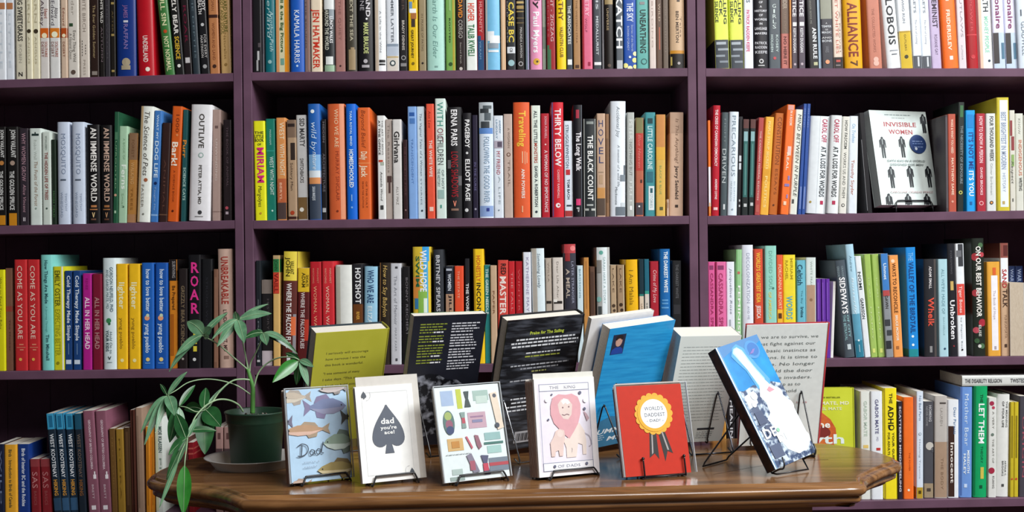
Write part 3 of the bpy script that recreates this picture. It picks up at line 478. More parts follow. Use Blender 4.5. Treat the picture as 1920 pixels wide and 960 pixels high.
353.5 376 478 0 141216 p | black book with pink stacked capitals | S 489 591 .7 e0348c b ROAR ; R 625 634 -.1 .15 d8c840 ; R 640 646 -.05 .2 c8b840 ; R 650 660 -.1 .2 d8c840 ; D 675 .14 d0d0d0 0
378 398 486 0 151518 p | plain black book | T 520 640 .2 2a2a30 0 - STRONG WOMEN
400.5 408 505 0 7a5644 p | thin brown book | R 520 680 -.3 .3 8a6450
409.5 435.5 467 -4 c8a898 h | taupe hardcover with red capitals | T 481 571 .52 a03228 .0 b UNBREAKABLE ; T 581 660 .26 4a3430 -.02 b LYNDA WRIGHT, MD ; R 668 674 -.15 .2 8a6c60
#3M
480 489 489 -1 1c2126 p | dark navy black book | T 560 680 .25 6a7074 0 - SURVEY ; R 676 680 -.3 .3 c0c0c0
490.5 511 525 -1 1d1a1b p | black book with pale foot | B 525 551 7c7068 ; T 560 620 .2 50494a .1 - HISTORY ; B 659 687 c0b4b8
512 524.5 479 -1 d5ac68 p | tan book with green and red top | B 479 486 b89c70 ; B 486 511 2c7a44 ; T 488 508 .5 1c4a28 0 b JOHN ; R 511 551 -.5 .5 c8402c ; T 513 549 .6 7a1a10 0 b VAILL
530 556 472 3 5d2a24 h | tall book with yellow top and flames | B 472 527 ead24a ; T 484 520 .3 4a4414 -.15 b JOHN ; T 490 515 .28 4a4414 .15 b VAILLANT ; R 590 690 .25 .5 8a8488 ; R 595 630 .1 .45 d86a3c ; T 532 654 .36 f0e8e4 -.05 b WHERE THE FALCON FLIES ; R 666 682 -.15 .1 e0e0e0
557.5 580 503 2 5a1c1c p | shorter yellow topped book | B 503 548 e0b828 ; T 512 540 .3 4a3c08 .0 b ADAM ; T 516 538 .22 4a3c08 .3 b SHOALTS ; R 600 640 .1 .45 b83828 ; T 549 655 .32 d8c8c4 -.05 b WHERE THE FALCON FLIES
582 603 491 . b8202a p | first red book with gold capitals | T 503 532 .16 d88a70 -.2 - WATCHING ; T 503 532 .16 d88a70 .2 - MARGARET ; T 537 660 .28 e8a880 -.05 - WOMAN, WATCHING
604.5 627 490 . cc2c34 p | second red book with gold capitals | T 503 532 .16 e8a890 -.2 - WATCHING ; T 503 532 .16 e8a890 .2 - MARGARET ; T 537 660 .28 f0c8b0 -.05 - WOMAN, WATCHING
629.5 660 497 . e4e4dd h | wide plain cream hardcover | R 500 690 -.5 -.2 c6c0b0
661.5 681 495 . 201e22 p | black book with white capitals | T 502 570 .52 f0f0f0 .05 b HOTSHOT ; B 571 690 6a3c18 ; T 585 600 .3 e0a848 0 b RIVER
682.5 707 500 1 98c6de h | light blue book with navy capitals | T 507 569 .5 2a4a74 0 b WHO WE ARE ; T 574 640 .34 d8ecf4 -.05 b ELIZABETH
711 731 493 1 2a2119 h | dark brown book with gold script | R 493 690 -.5 -.38 9a6c40 ; T 497 595 .4 d8b468 .05 i How to Say Babylon
732.5 752 494 -1 cacad0 p | light grey book with dark lettering | R 500 504 -.05 .2 3a3a40 ; T 517 610 .3 8a8c94 0 - The Art of Memoir ; T 615 660 .2 a0a2a8 0 - MARY KARR ; R 673 678 -.05 .15 4a4a50
755 769 500 . 151215 p | black book with grey letters | T 520 630 .3 7a7478 .1 - BONNY REICHERT
774.5 808 463 -2 e2c23c h | wide multicoloured book | R 463 600 .1 .35 4aa8d8 ; R 463 490 .05 .42 38a0e0 ; R 520 560 -.5 -.1 e09040 ; R 560 580 -.4 0 3a80b0 ; R 545 600 -.2 .3 88b850 ; T 470 548 .36 f4f8f4 .1 b WILD HOPE ; T 480 540 .2 2a6a48 -.22 b SWIM ; R 560 600 .1 .3 e0f0e0
814 832 468 -3 33353a h | charcoal book with silver capitals | T 478 585 .4 c8c8cc -.05 b BRITNEY SPEARS
835.5 851 499 -1 22242e p | navy black book with tan foot | R 504 508 -.4 .3 b0b4c0 ; T 514 546 .4 d8dce4 0 b WOMEN ; B 552 600 b08a70 ; T 555 588 .3 2a2024 .1 b JILL
852.5 869.5 499 -1 e8502e p | bright red orange book | T 508 560 .22 f4b090 -.05 - THE ESTATE
872.5 881 485 . 222024 p | narrow black book with white capitals | T 532 590 .6 dcdcdc 0 b THE WORK
888.5 908 467 -3 f4c61c p | yellow book with orange and black capitals | R 467 590 -.5 -.3 b08a10 ; T 479 528 .4 d06a20 0 b HONESTLY ; T 530 590 .4 2a2410 0 b INCONV
909 919 497 . 247a7a p | narrow teal book with white capitals | T 504 590 .5 d0e8e4 0 b THE GREEN NEEDLE
920 932 498 . c8a98a p | narrow tan book | T 545 590 .3 8a6448 0 b PAPER
934 953 488 -1 d0483e p | red book with black and white capitals | T 494 516 .5 2a1412 .05 b RED ; T 518 590 .6 f4e0d8 .0 b MASTER
954 966 490 -2 c8242c p | narrow scarlet book | T 510 585 .3 e08a88 .05 - THE FALL
967 980.5 490 -2 ad141e p | narrow deep red book | T 505 585 .25 d05a5a 0 - WINTER
982 996.5 473 -3 e4e6ee p | white book with lilac lettering | T 482 585 .35 9a90b0 .05 - KATHERINE MAY
998.5 1023 466 -5 dbe8ec h | white hardcover with beige left side | R 466 590 -.5 -.1 b8b0a4 ; T 475 540 .22 5a6c78 .08 i Something Lovely
1023.5 1035.5 484 -3 b9ab9c p | beige book with black mark | T 492 530 .25 8a7c70 0 - WILLA ; R 565 570 -.4 .4 2a2420
1037 1056.5 483 -3 d8cec4 p | cream book with dark mark | T 490 560 .2 8a827a 0 - Dear Life After ; R 565 570 -.4 .4 2a2420 ; R 562 567 -.45 -.1 f0ece4
1059 1081.5 458 -4 3b3a44 h | tall slate book with red flower top | B 458 475 c04448 ; D 466 .22 e88080 .25 ; R 475 490 -.4 0 a03438 ; T 505 560 .3 c8b8a8 -.2 b A MEAL ; T 490 570 .2 9a9cb0 .2 - LATER STRANGER
1082.5 1093.5 498 -2 cfe2e8 p | narrow pale aqua book | T 504 560 .3 5a8490 0 - BIRDSONG
1095.5 1105 483 -3 c28644 p | narrow caramel book | R 490 580 -.1 .1 a87038
1107 1116.5 500 -3 644838 p | narrow dark brown book | R 510 590 -.3 .3 50382c
1119.5 1144.5 464 -3 b4b4b0 h | tall pale book with white stripe | R 464 590 -.1 .28 e8f0f2 ; R 464 488 -.5 .3 e4ecec ; D 474 .16 6ab0a0 -.15 ; T 482 570 .18 8aa8a8 .08 - SARAH HART A STORY ; R 488 512 -.5 -.15 8a8680 ; D 562 .2 8ac0b8 -.35 ; R 575 590 -.4 -.15 4a5050
1145.5 1156.5 497 -3 b69c7c p | first narrow beige book with dark shapes | T 502 550 .3 6a5440 0 - LAKE ; D 574 .3 4a3828 0 ; D 583 .25 4a3828 .1
1158 1171.5 497 -3 a4886a p | second beige book with dark shapes | T 502 550 .3 6a5440 0 - LAKE ; D 572 .25 3a2818 0 ; D 582 .22 3a2818 .1 ; R 497 600 .35 .5 dccca8
1174.5 1197 487 -4 ecb416 h | golden yellow book with olive title | T 506 573 .36 8a6a10 -.03 - I Am Malala
1199 1208 486 -3 16303a p | narrow dark navy book with cream foot | B 552 556 2a7a70 ; B 556 600 dcc8b0 ; T 570 588 .3 8a7058 0 b LAND
1209 1218 486 -3 1f6478 p | narrow petrol blue book with cream foot | B 546 552 3a9a88 ; B 552 600 d8ccc0 ; T 568 588 .3 7a8078 0 b SEA
1219.5 1235.5 490 -2 ab2030 p | crimson book with pale italic title | T 506 568 .42 f0c0c0 .08 i Crime of My Love
1237.5 1257 467 -2 1c66a8 h | blue book with white capitals | T 472 549 .36 ecf4fa .1 b THE DARKEST WHITE ; R 562 565 -.3 .3 5a98cc ; R 568 571 -.3 .3 5a98cc ; R 576 579 -.35 .35 5a98cc
1260.5 1277.5 489 -1 1a1a1c p | black book with dim grey capitals | T 496 560 .3 5a5a5c .05 b THE DARKEST WHITE ; R 572 590 -.35 .4 2c2c30
#3R
1328.6 1341 491 . d85c96 p | first pink book with maroon lettering | R 498 506 -.3 .3 8a3a64 ; T 512 640 .42 a02e5c .05 b CASSANDRA SPEAKS
1343 1361.5 491 . e06ca0 p | second pink book with maroon lettering | R 498 506 -.3 .3 8a3a64 ; T 512 640 .42 a83464 .0 b CASSANDRA SPEAKS ; R 491 650 -.5 -.38 a82c58
1363 1378 491 . e4e8f0 p | white book with grey script | T 504 590 .3 7a8494 .05 i Jacqueline Rose ; R 600 640 -.2 0 a0a8b0
1379 1390.5 468 1 98ca92 p | green book with white lettering | R 468 540 -.5 -.2 78b070 ; D 512 .25 c06a60 0 ; T 535 640 .4 f0f4ec .1 b FEMINISM
1391.5 1413 459.5 . dfe3ec h | white book with thin lilac capitals | T 474 570 .3 98a0b4 .05 - DECOLONIZATION ; T 575 600 .2 a8b0c0 .05 - AND ME
1414.5 1431 467 . d04c32 p | vermilion book with yellow capitals | T 474 568 .46 f0c040 .0 b WORLD'S GREATEST IDEA ; T 574 598 .46 f0e0d8 0 b JESSICA
1435 1456.5 461 . 92d0c0 p | mint book with yellow lettering | T 470 545 .3 6aa898 0 - DIVIDED SOUL ; T 548 600 .24 d8c860 -.08 b OF AMERICA ; D 541 .1 4a7a70 .2
1457 1468 478 . e05c38 p | narrow orange red book with yellow foot | T 496 580 .5 f4c09c .05 b FORCANNA REPORT ; B 581 620 f0b838 ; R 588 598 -.3 .3 5a3010
1469 1492 478 . ecd634 p | yellow book with teal lettering | T 484 525 .22 b09818 .2 b MIRIAM ; T 488 525 .22 b09818 -.2 b RACHEL ; T 556 600 .5 5aa8b8 .0 b WORDS
1494.5 1510.5 488 . 6ab4c6 p | blue book with dark bold word | T 496 536 .6 1c4a5c -.1 b Celtish ; T 545 570 .2 3a7a8c .1 - The Bay ; T 576 596 .35 1c4a5c .1 b Irvine
1511.5 1530 483 -1 d2ddd8 p | pale green grey book | T 490 550 .2 98a8a0 .05 - WHITE FRAGILE ; R 535 615 -.42 .42 b09078 ; D 563 .16 8a6a50 0
1532 1540 523 . 64309c p | first thin purple booklet | R 530 600 -.3 -.1 8458bc
1541 1548.5 523 . 64309c p | second thin purple booklet | R 530 600 -.3 -.1 8458bc
1549.5 1556.5 523 . 64309c p | third thin purple booklet | R 530 600 -.3 -.1 8458bc
1559.5 1565.5 528 5 ecebe6 p | thin white booklet | R 540 660 -.1 .1 d8d8d4
1572 1594 489 -19 4a545c h | leaning slate book with huge white capitals | T 500 520 .2 8a9aa0 -.25 b GREGOR ; T 500 520 .2 7a8a90 .15 b CRAIGIE ; T 521 590 .55 f4f6f6 .02 b SIDEWAYS ; T 592 640 .25 8ab4b8 -.15 b THE BETRAYAL ; T 592 634 .22 8ab4b8 .2 b OF CITY ; R 647 657 -.15 .2 c0ccd0
1595 1610.5 459 -21 a9cfe0 h | leaning pale blue book with teal base | T 480 510 .3 6a8c9c 0 i Andrew ; T 520 590 .3 d8ecf4 0 i Butterfly ; B 590 640 5a9ab4 ; B 640 672 2a7890 ; D 640 .12 e0f0f4 0 ; R 648 662 -.04 .04 b0d0dc
1612.5 1624.5 481 -19 e2e7ea p | leaning white book with black marks | T 510 545 .5 2e3a3e -.05 b NOMI ; T 560 600 .5 2e3a3e -.05 b GARRISON
1625.5 1638.5 477 -14 a0be60 p | first leaning green book | T 520 560 .2 c8dc9c 0 - THE ART ; T 575 640 .22 c8dc9c 0 - HAPPY ; R 655 663 -.2 .2 d8e07a
1640.5 1654 477 -13 a0be60 p | second leaning green book | T 520 560 .2 c8dc9c 0 - THE ART ; T 575 640 .22 c8dc9c 0 - HAPPY ; R 655 663 -.2 .2 d8e07a
1655.5 1670 476 -11 8a8e92 p | blue and speckled grey leaning book | B 476 550 3c7cc0 ; T 494 525 .4 d8e8f4 0 b Unmet ; R 545 556 -.5 .5 b04a48 ; T 555 580 .4 3a3a3a 0 b DAWN ; R 600 612 -.4 .3 3a3c40 ; R 620 630 -.2 .45 3c4044 ; R 640 655 -.4 .3 2c2e32
1671.5 1688.5 479 -10 ec9c54 p | orange leaning book with brown capitals | D 490 .2 f0d0b0 -.1 ; T 494 588 .4 6a3c18 0 b WAYS TO RECONCILE ; T 592 640 .26 f8ecdc 0 b BRUCE MCIVOR ; R 650 656 -.2 .1 a86838
1701 1719.5 464 -7 1b86d4 p | bright blue book with navy capitals | T 474 490 .5 8ac4f0 0 - THE ; T 492 626 .5 0f3f7c .02 b VALLEY OF THE BIRDTAIL ; D 632 .13 d8ecf8 -.05 ; D 648 .13 e8f4fc -.05 ; B 656 671 1f8a90
1733 1757 486 -2 29292d h | black book with red title | R 486 671 .28 .5 4a4442 ; T 500 542 .2 d8d4d4 0 b ADAM SMALL ; T 559 612 .46 d8503c .05 b Whelk ; R 650 662 -.1 .1 8a8a8a
1760 1777.5 486 -3 aacfd8 p | pale aqua book | T 505 590 .32 6a94a0 .02 - ALL WE'RE MADE OF ; T 595 630 .16 8ab0b8 .05 - DANIELLE ; D 655 .12 2a4a64 .1
1778.5 1793 457 -7 212126 h | black book with white bold title | T 470 515 .22 5a5a60 0 - FORGIVING ; R 528 545 -.2 .2 c8a860 ; T 563 638 .6 eeeef0 0 b Unbroken ; D 650 .1 a03038 0
1794 1809.5 457 -6 e6ebee p | white book with red band | R 458 500 -.2 .4 3a3c40 ; R 470 482 -.4 .2 6a6c70 ; B 533 592 d8483c ; T 537 588 .36 f4c4bc 0 b Tiger Bones ; T 596 660 .16 7a8890 .0 - by Pilgrim Bean ; D 657 .12 2a2a2c 0
1823.5 1847 447 -4 20261f h | tall black floral book with white capitals | D 482 .3 a03038 -.25 ; D 478 .2 b04048 .3 ; D 550 .28 a83840 -.25 ; D 606 .3 a02838 .25 ; D 620 .25 b84a58 -.25 ; D 460 .2 4a6a48 .2 ; D 640 .2 3a5a3a -.2 ; D 650 .22 4a6a4a .2 ; T 462 595 .4 f0ece4 .02 b ON OUR BEST BEHAVIOR ; T 610 632 .2 c8c8c0 .05 b ELISE ; D 650 .14 d0d0c8 0
1851.5 1875.5 491 -3 dfa23c p | gold book with white panel and flame | R 517 658 -.18 .32 ebe8ec ; R 502 516 -.05 .2 d8602c ; T 545 600 .2 b8a8b0 .07 - The Book of Hope ; R 650 656 0 .15 a8a0a8
1876.5 1891.5 456 -3 c4a283 p | white to tan book with red and black title | B 456 484 8a4a40 ; R 460 480 -.1 .45 5a2420 ; B 484 530 e6eaec ; T 505 541 .55 b02c30 .0 b SAND ; T 543 577 .55 4a3428 .05 b TALK ; T 590 635 .3 9a7a60 .1 - YUNKAPORTA ; R 646 652 -.1 .2 4a3428
1892.5 1904 499 -2 2c3c68 ps | first set-back navy book | T 505 530 .5 a0b0d0 0 b WAR
1905 1919 499 -2 20305c ps | second set-back navy book | T 505 530 .5 a0b0d0 0 b WAR
#4L
-4 7.5 833 . 1a2038 p | dark navy book at the photo's left edge | T 845 950 .3 6a7898 0 - WILD
8.5 31.5 834 . e4a42e p | yellow orange guide with navy lettering | T 843 954 .26 5a5030 0 b Birds : Introduction to Birds of Canada
33 55 833 . 16357c p | royal navy guide with white lettering | T 841 952 .3 dce4f0 .02 b Birds of Interior BC and the Rockies
57.5 74.5 861 -3 7c1f26 p | first dark red guide | T 885 918 .6 c08080 0 - SAS ; T 922 950 .3 9a5050 0 - BASICS ; B 861 876 8a383c
77 95 861 -4 7c1f26 p | second dark red guide | T 885 918 .6 b07070 0 - SAS ; T 922 950 .3 9a5050 0 - BASICS ; B 861 876 8a383c
94 109 776 -16 1b2936 p | first leaning guide with blue top | B 776 806 3a98c0 ; R 780 802 -.2 .25 1f6a90 ; T 815 897 .48 d8dce0 0 b WEST KOOTENAY ; T 901 932 .48 d89a3c 0 b HIKING ; R 936 960 -.5 .5 2a4660
110 125 776 -14 1b2f42 p | second leaning guide with blue top | B 776 806 3a98c0 ; R 780 802 -.2 .25 1f6a90 ; T 815 897 .48 e4e8ec 0 b WEST KOOTENAY ; T 901 932 .48 d89a3c 0 b HIKING ; R 936 960 -.5 .5 34587a
126.5 142 776 -11 1b2f42 p | third leaning guide with blue top | B 776 806 3a98c0 ; R 780 802 -.2 .25 1f6a90 ; T 815 897 .48 e4e8ec 0 b WEST KOOTENAY ; T 901 932 .48 d89a3c 0 b HIKING ; R 936 960 -.5 .5 34587a
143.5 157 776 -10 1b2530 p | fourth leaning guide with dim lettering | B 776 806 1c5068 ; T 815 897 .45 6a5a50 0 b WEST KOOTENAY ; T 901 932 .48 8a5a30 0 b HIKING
160.5 181.5 771 -12 875465 p | first mauve book with white sail | T 788 882 .2 e0c8d0 .05 b GEOGRAPHY OF BRITISH COLUMBIA ; R 892 900 .12 .38 ece4e8 ; R 886 892 .2 .32 ece4e8 ; T 910 938 .18 e0c8d0 .02 - BRETT ; R 950 958 -.2 .2 e8e0e4
182.5 204 771 -10 875465 p | second mauve book with white sail | T 788 882 .2 e0c8d0 .05 b GEOGRAPHY OF BRITISH COLUMBIA ; R 892 900 .12 .38 ece4e8 ; R 886 892 .2 .32 ece4e8 ; T 910 938 .18 e0c8d0 .02 - BRETT ; R 950 958 -.2 .2 e8e0e4
207 218 804 -6 6e4e26 p | olive brown book | T 820 930 .2 8a6a38 0 - FIELD GUIDE
219 232.5 805 -5 98752a p | golden brown book | T 820 940 .2 6a4e18 0 - FLORA
234 244.5 802 -4 46301c p | dark brown book | R 810 950 -.2 .2 5a4028
245.5 249.5 769 -4 4f2a20 p | first thin russet booklet | R 780 950 -.2 .2 5a342a
250.2 254 769 -4 4f2a20 p | second thin russet booklet | R 780 950 -.2 .2 5a342a
256 269 765 -5 a28672 p | taupe spine with worn surface | R 780 955 -.35 -.1 8a705e
273.5 281.5 800 -2 d88a26 p | first narrow amber book | R 820 950 -.1 .1 b06a14
282.3 289.5 800 -2 d88a26 p | second narrow amber book | R 820 950 -.1 .1 b06a14
291 306.5 782 -3 e2e8e0 p | white and cream book with green lettering | R 782 960 -.5 -.12 dcdcb8 ; T 800 850 .4 3a5a50 .15 b MOE KLASSEN ; T 858 940 .25 8aa090 .15 - Plants
340 352 822 -2 5a3a34 p | brown book behind the plant | B 842 852 9a2a30 ; R 826 838 -.3 .3 7a5a50
353 364 830 -2 8c1c26 p | red book behind the plant | B 840 843 c05a50 ; B 850 853 c05a50
404.5 418 801 -1 b5908a p | first pinkish tan book beside pot | R 812 824 -.2 .2 6a4a48 ; B 842 865 5a4448
420 436 801 -1 b5908a p | second pinkish tan book beside pot | R 812 824 -.2 .2 6a4a48 ; B 842 865 5a4448
#4M
640 662 742 . 6a5a30 p | olive book behind the cards | T 760 900 .3 3a3018 0 - OUTDOORS
742 760 740 . 3a2a34 p | dark plum book behind the cards | T 760 900 .3 6a5a68 0 - NORTH
1098 1114 745 . 9a6a3c p | brown book behind the lion card | T 760 900 .3 5a3a1c 0 - COAST
1236 1262 742 . 2c2a3a p | dark blue book behind the red card | T 760 900 .3 5a5878 0 - TIDE
#4R
1336 1352 744 . c8883c p | amber book between the easels | T 760 900 .3 7a4a18 0 - SPIRIT
1353.5 1362 740 . d9a050 p | narrow gold book between the easels | R 750 900 -.2 .2 b07a30
1363.5 1379 736 . 1e1b1f p | black book between the easels | T 750 840 .35 c8c8cc .05 b HEALING ; T 850 910 .3 8a8a8e .05 - Guide
1381 1398 742 . 40363a p | dark brown book behind the tilted book | R 760 900 -.3 .3 55484c
1613 1632 734 -2 dde0d8 p | cream white book with pale green lettering | R 734 940 -.5 -.38 a89a88 ; T 752 820 .32 b4c4b4 .05 b GABOR MATE ; R 836 842 -.2 .3 e0c070
1633.5 1655 734 -2 e4e8ec p | white book with purple capitals | T 749 815 .3 5a5a80 .02 b GABOR MATE ; T 820 829 .2 9a9ab0 .05 - MD ; R 841 846 -.05 .3 c03a38
1657.5 1682 728 -2 eedb22 p | bright yellow book with black capitals | R 728 938 -.5 -.38 a8941a ; T 738 758 .24 2a2810 .05 b THE ; T 762 809 .42 1e1c0c .05 b ADHD ; D 803 .2 1e1c0c .1 ; D 803 .13 eedb22 .1 ; T 812 872 .16 4a4610 .22 b YOUR GUIDE ; T 812 855 .16 4a4610 -.12 b FOR ADULTS
1684 1692 753 -1 2a2430 p | narrow dark book with white lettering | T 762 925 .45 d0ccd4 0 b SCATTERED MINDS FEELING
1694 1713 745 -1 f07026 p | orange book with small oval | T 850 885 .16 a83c10 .1 - THE POWER ; D 921 .12 fae8d4 .0
1718.5 1731 734 0 d5dfec p | pale blue white book with gold foot | T 742 790 .36 5a7a9a .05 - No Bad Parts ; D 815 .22 8a9aa8 .02 ; D 815 .13 d5dfec .02 ; T 824 900 .22 a0aebc .02 - Healing Trauma ; B 916 937 b8962c ; R 922 928 -.2 .2 4a3c10
1732.5 1750.5 753 0 4c4c52 p | charcoal book with pale half moon | T 760 792 .28 b0b0b4 .15 b HOMING ; T 762 800 .2 98989c -.2 - NEVER HOME ; D 838 .42 c0bcb4 .1 ; D 845 .3 4c4c52 .5 ; B 909 936 9c8a70 ; R 918 924 -.2 .2 4a4038
1752.5 1776 743 0 b8b2ac p | wide grey beige book | R 755 758 -.1 .4 4a4440 ; T 765 800 .2 9a948e .05 - LAUREN ; B 830 935 a48a74 ; T 860 920 .2 8a705a .1 - THE BODY
1777.5 1797.5 750 0 e4e8ec p | white book with brown lower left | R 800 934 -.5 .1 3a241c ; T 764 816 .26 4a78a8 .15 - Dear Parents ; T 830 908 .3 e0d8d0 -.1 b Innocent
1800 1822.5 726 1 6a92d2 p | blue book with white lettering | R 726 932 -.5 -.32 4a6aa8 ; T 738 838 .34 d0e2f6 .05 - Mother Bear ; T 846 890 .2 e4eefa .2 b MEREDITH ; T 852 892 .2 e4eefa -.1 b HALEY ; R 910 917 -.15 .1 c0d4f0
1826 1851.5 725 2 12a060 h | green book with white capitals | R 725 932 -.5 -.35 0c7a48 ; T 740 756 .2 0a4a2c .05 b THE ; T 757 834 .42 f0faf4 .06 b LET THEM ; T 838 870 .18 0c5a38 .1 - THEORY ; R 878 900 0 .25 c8b850 ; R 912 918 -.05 .15 0a5034
1853.5 1868 746 1 d8d9d4 p | pale book with red roses | D 757 .3 a02c48 -.1 ; D 765 .2 b84058 .1 ; T 772 805 .25 7a7a74 .1 - A VERY ; D 816 .2 6a7a70 0 ; T 824 870 .25 8a8a84 .1 - THE ART OF ; D 884 .4 a02840 -.1 ; T 894 918 .28 5a5a58 .15 - KUANG
1869.5 1893 740 3 dbdcd8 h | cream white hardcover with slim capitals | T 753 803 .16 5a5c5c .25 b THE MEANING ; T 753 803 .16 3a3c3c -.05 b OF YOUR LIFE ; T 866 895 .14 6a6c6c .2 b ARTHUR C. ; T 866 895 .14 6a6c6c -.02 b BROOKS ; R 910 915 -.1 .1 4a4c4c
1894.5 1901 754 1 c4b02a p | first narrow mustard book | R 780 860 -.2 .2 8a7818 ; D 900 .3 c05030 0
1902 1909.5 754 1 c8b42c p | second narrow mustard book | R 780 860 -.2 .2 8a7818 ; D 900 .3 c05030 0
1911.5 1926 743 1 45424a p | dark grey book at the photo's right edge | T 780 900 .3 a05060 0 - ORIGIN
'''
BOOK_ROWS = {}
key = None
for ln in BOOKS.strip().split('\n'):
    if ln[0] == '#': key = ln[1:].strip(); BOOK_ROWS[key] = []; continue
    BOOK_ROWS[key].append([p.strip() for p in ln.split('|')])
chars = set('ABCDEFGHIJKLMNOPQRSTUVWXYZabcdefghijklmnopqrstuvwxyz0123456789.,:;!?&-\'">')
load_glyphs(sorted(chars))

# ---------------------------------------------------------------- room and bookcases
purple = noise_mat('plum_paint', '5b4051', '67495c', (1, 1, 1), 14, 0.5, bump=0.08, spec=0.25)
mb = MB(); mb.box(ident, -3.2, 3.8, -1.6, 2.95, -0.05, 0.0, noise_mat('floor_boards', '4a3524', '6b4d35', (1, 12, 1), 3, 0.5))
tag(mb.build('floor'), None, None, kind='structure')
mb = MB(); mb.box(ident, -3.2, 3.8, 2.87, 2.95, 0.0, 2.7, noise_mat('wall_plaster', '8a8078', '9a9088', (1, 1, 1), 6, 0.8))
tag(mb.build('wall_back'), None, None, kind='structure')

DEPTH = 0.28
YB = D + DEPTH
BAYS = {'L': (-377, 457), 'M': (458, 1309), 'R': (1310, 2145)}   # outer pixel edges at y = 430
SHELF = {  # pixel height of the shelf top's front edge: (x, y) to (x, y)
    ('1', 'L'): ((0, 149.5), (433, 137)), ('2', 'L'): ((0, 423.5), (440, 413)), ('3', 'L'): ((0, 696.5), (440, 690.5)), ('4', 'L'): ((0, 967), (440, 962)),
    ('1', 'M'): ((475, 135.5), (1290, 127.5)), ('2', 'M'): ((475, 413.5), (1292, 404.5)), ('3', 'M'): ((475, 687.5), (1292, 678)), ('4', 'M'): ((475, 958), (1292, 948)),
    ('1', 'R'): ((1327, 128), (1920, 128)), ('2', 'R'): ((1327, 405), (1920, 394.5)), ('3', 'R'): ((1327, 675), (1920, 668)), ('4', 'R'): ((1327, 945), (1920, 933.5))}
def shelf_y(row, bay, x):
    (xa, ya), (xb, yb) = SHELF[(row, bay)]
    return ya + (yb - ya) * (x - xa) / (xb - xa)
TOPZ = EYE + (480 + 155) / F * D
BAYNAME = {'L': 'left', 'M': 'middle', 'R': 'right'}
UP = 0.0186
for bay, (pa, pb) in BAYS.items():
    xa, xb = W(pa, 430, D).x + 0.0005, W(pb, 430, D).x - 0.0005
    t = thing('bookcase', ((xa + xb) / 2, D, 0), {
        'L': 'plum purple wooden bookcase on the left, behind the potted plant',
        'M': 'plum purple wooden bookcase in the middle, between two double uprights',
        'R': 'plum purple wooden bookcase on the right, holding the two face-out books'}[bay], 'bookcase', 'plum purple bookcases side by side')
    for x0, x1 in ((xa, xa + UP), (xb - UP, xb)):
        m = MB(); e = 0.0012
        # a board with eased front edges
        pr = [(x0, YB), (x0, D + e), (x0 + e, D), (x1 - e, D), (x1, D + e), (x1, YB)]
        vs = [(x, y, z) for z in (0, TOPZ) for x, y in pr]
        m.add(vs, [(i, (i + 1) % 6, 6 + (i + 1) % 6, 6 + i) for i in range(6)] + [(5, 4, 3, 2, 1, 0), (6, 7, 8, 9, 10, 11)], purple)
        part(m, 'side_panel', t)
    ia, ib = xa + UP, xb - UP
    m = MB(); m.box(ident, ia, ib, YB - 0.008, YB, 0, TOPZ, purple)
    n_b = 9
    for i in range(1, n_b):     # shallow board joints
        x = ia + (ib - ia) * i / n_b
        m.box(ident, x - 0.003, x + 0.003, YB - 0.0095, YB - 0.008, 0, TOPZ, purple)
    part(m, 'back_panel', t)
    m = MB(); m.box(ident, xa + 0.0002, xb - 0.0002, D - 0.004, YB, TOPZ, TOPZ + 0.02, purple); part(m, 'top_board', t)
    zs = []
    for row in '1234':
        za, zb = [W(p, shelf_y(row, bay, p), D).z for p in (pa + 17, pb - 17)]
        zs.append((za, zb))
    zs.append((0.29, 0.29)); zs.append((0.07, 0.07))
    for za, zb in zs:
        m = MB(); e = 0.001; th = 0.0182
        vs = []
        for x, z in ((ia, za), (ib, zb)):
            vs += [(x, D + e, z), (x, D, z - e), (x, D, z - th + e), (x, D + e, z - th), (x, YB - 0.009, z - th), (x, YB - 0.009, z)]
        m.add(vs, [(i, (i + 1) % 6, 6 + (i + 1) % 6, 6 + i) for i in range(6)] + [(5, 4, 3, 2, 1, 0), (6, 7, 8, 9, 10, 11)], purple)
        part(m, 'shelf', t)
    m = MB(); m.box(ident, ia, ib, D + 0.01, D + 0.03, 0, 0.05, purple); part(m, 'plinth', t)

# ---------------------------------------------------------------- shelved books
ROWNAME = {'1': 'top', '2': 'second', '3': 'third', '4': 'bottom'}
GAIN = {'L': 1.0, 'M': 1.0, 'R': 1.0}
def short(desc):
    s = desc
    for w in (' with ', ' lettered', ' behind', ' between', ' at the', ' at left', ' beside'): s = s.split(w)[0]
    return s
labels_seen = {}

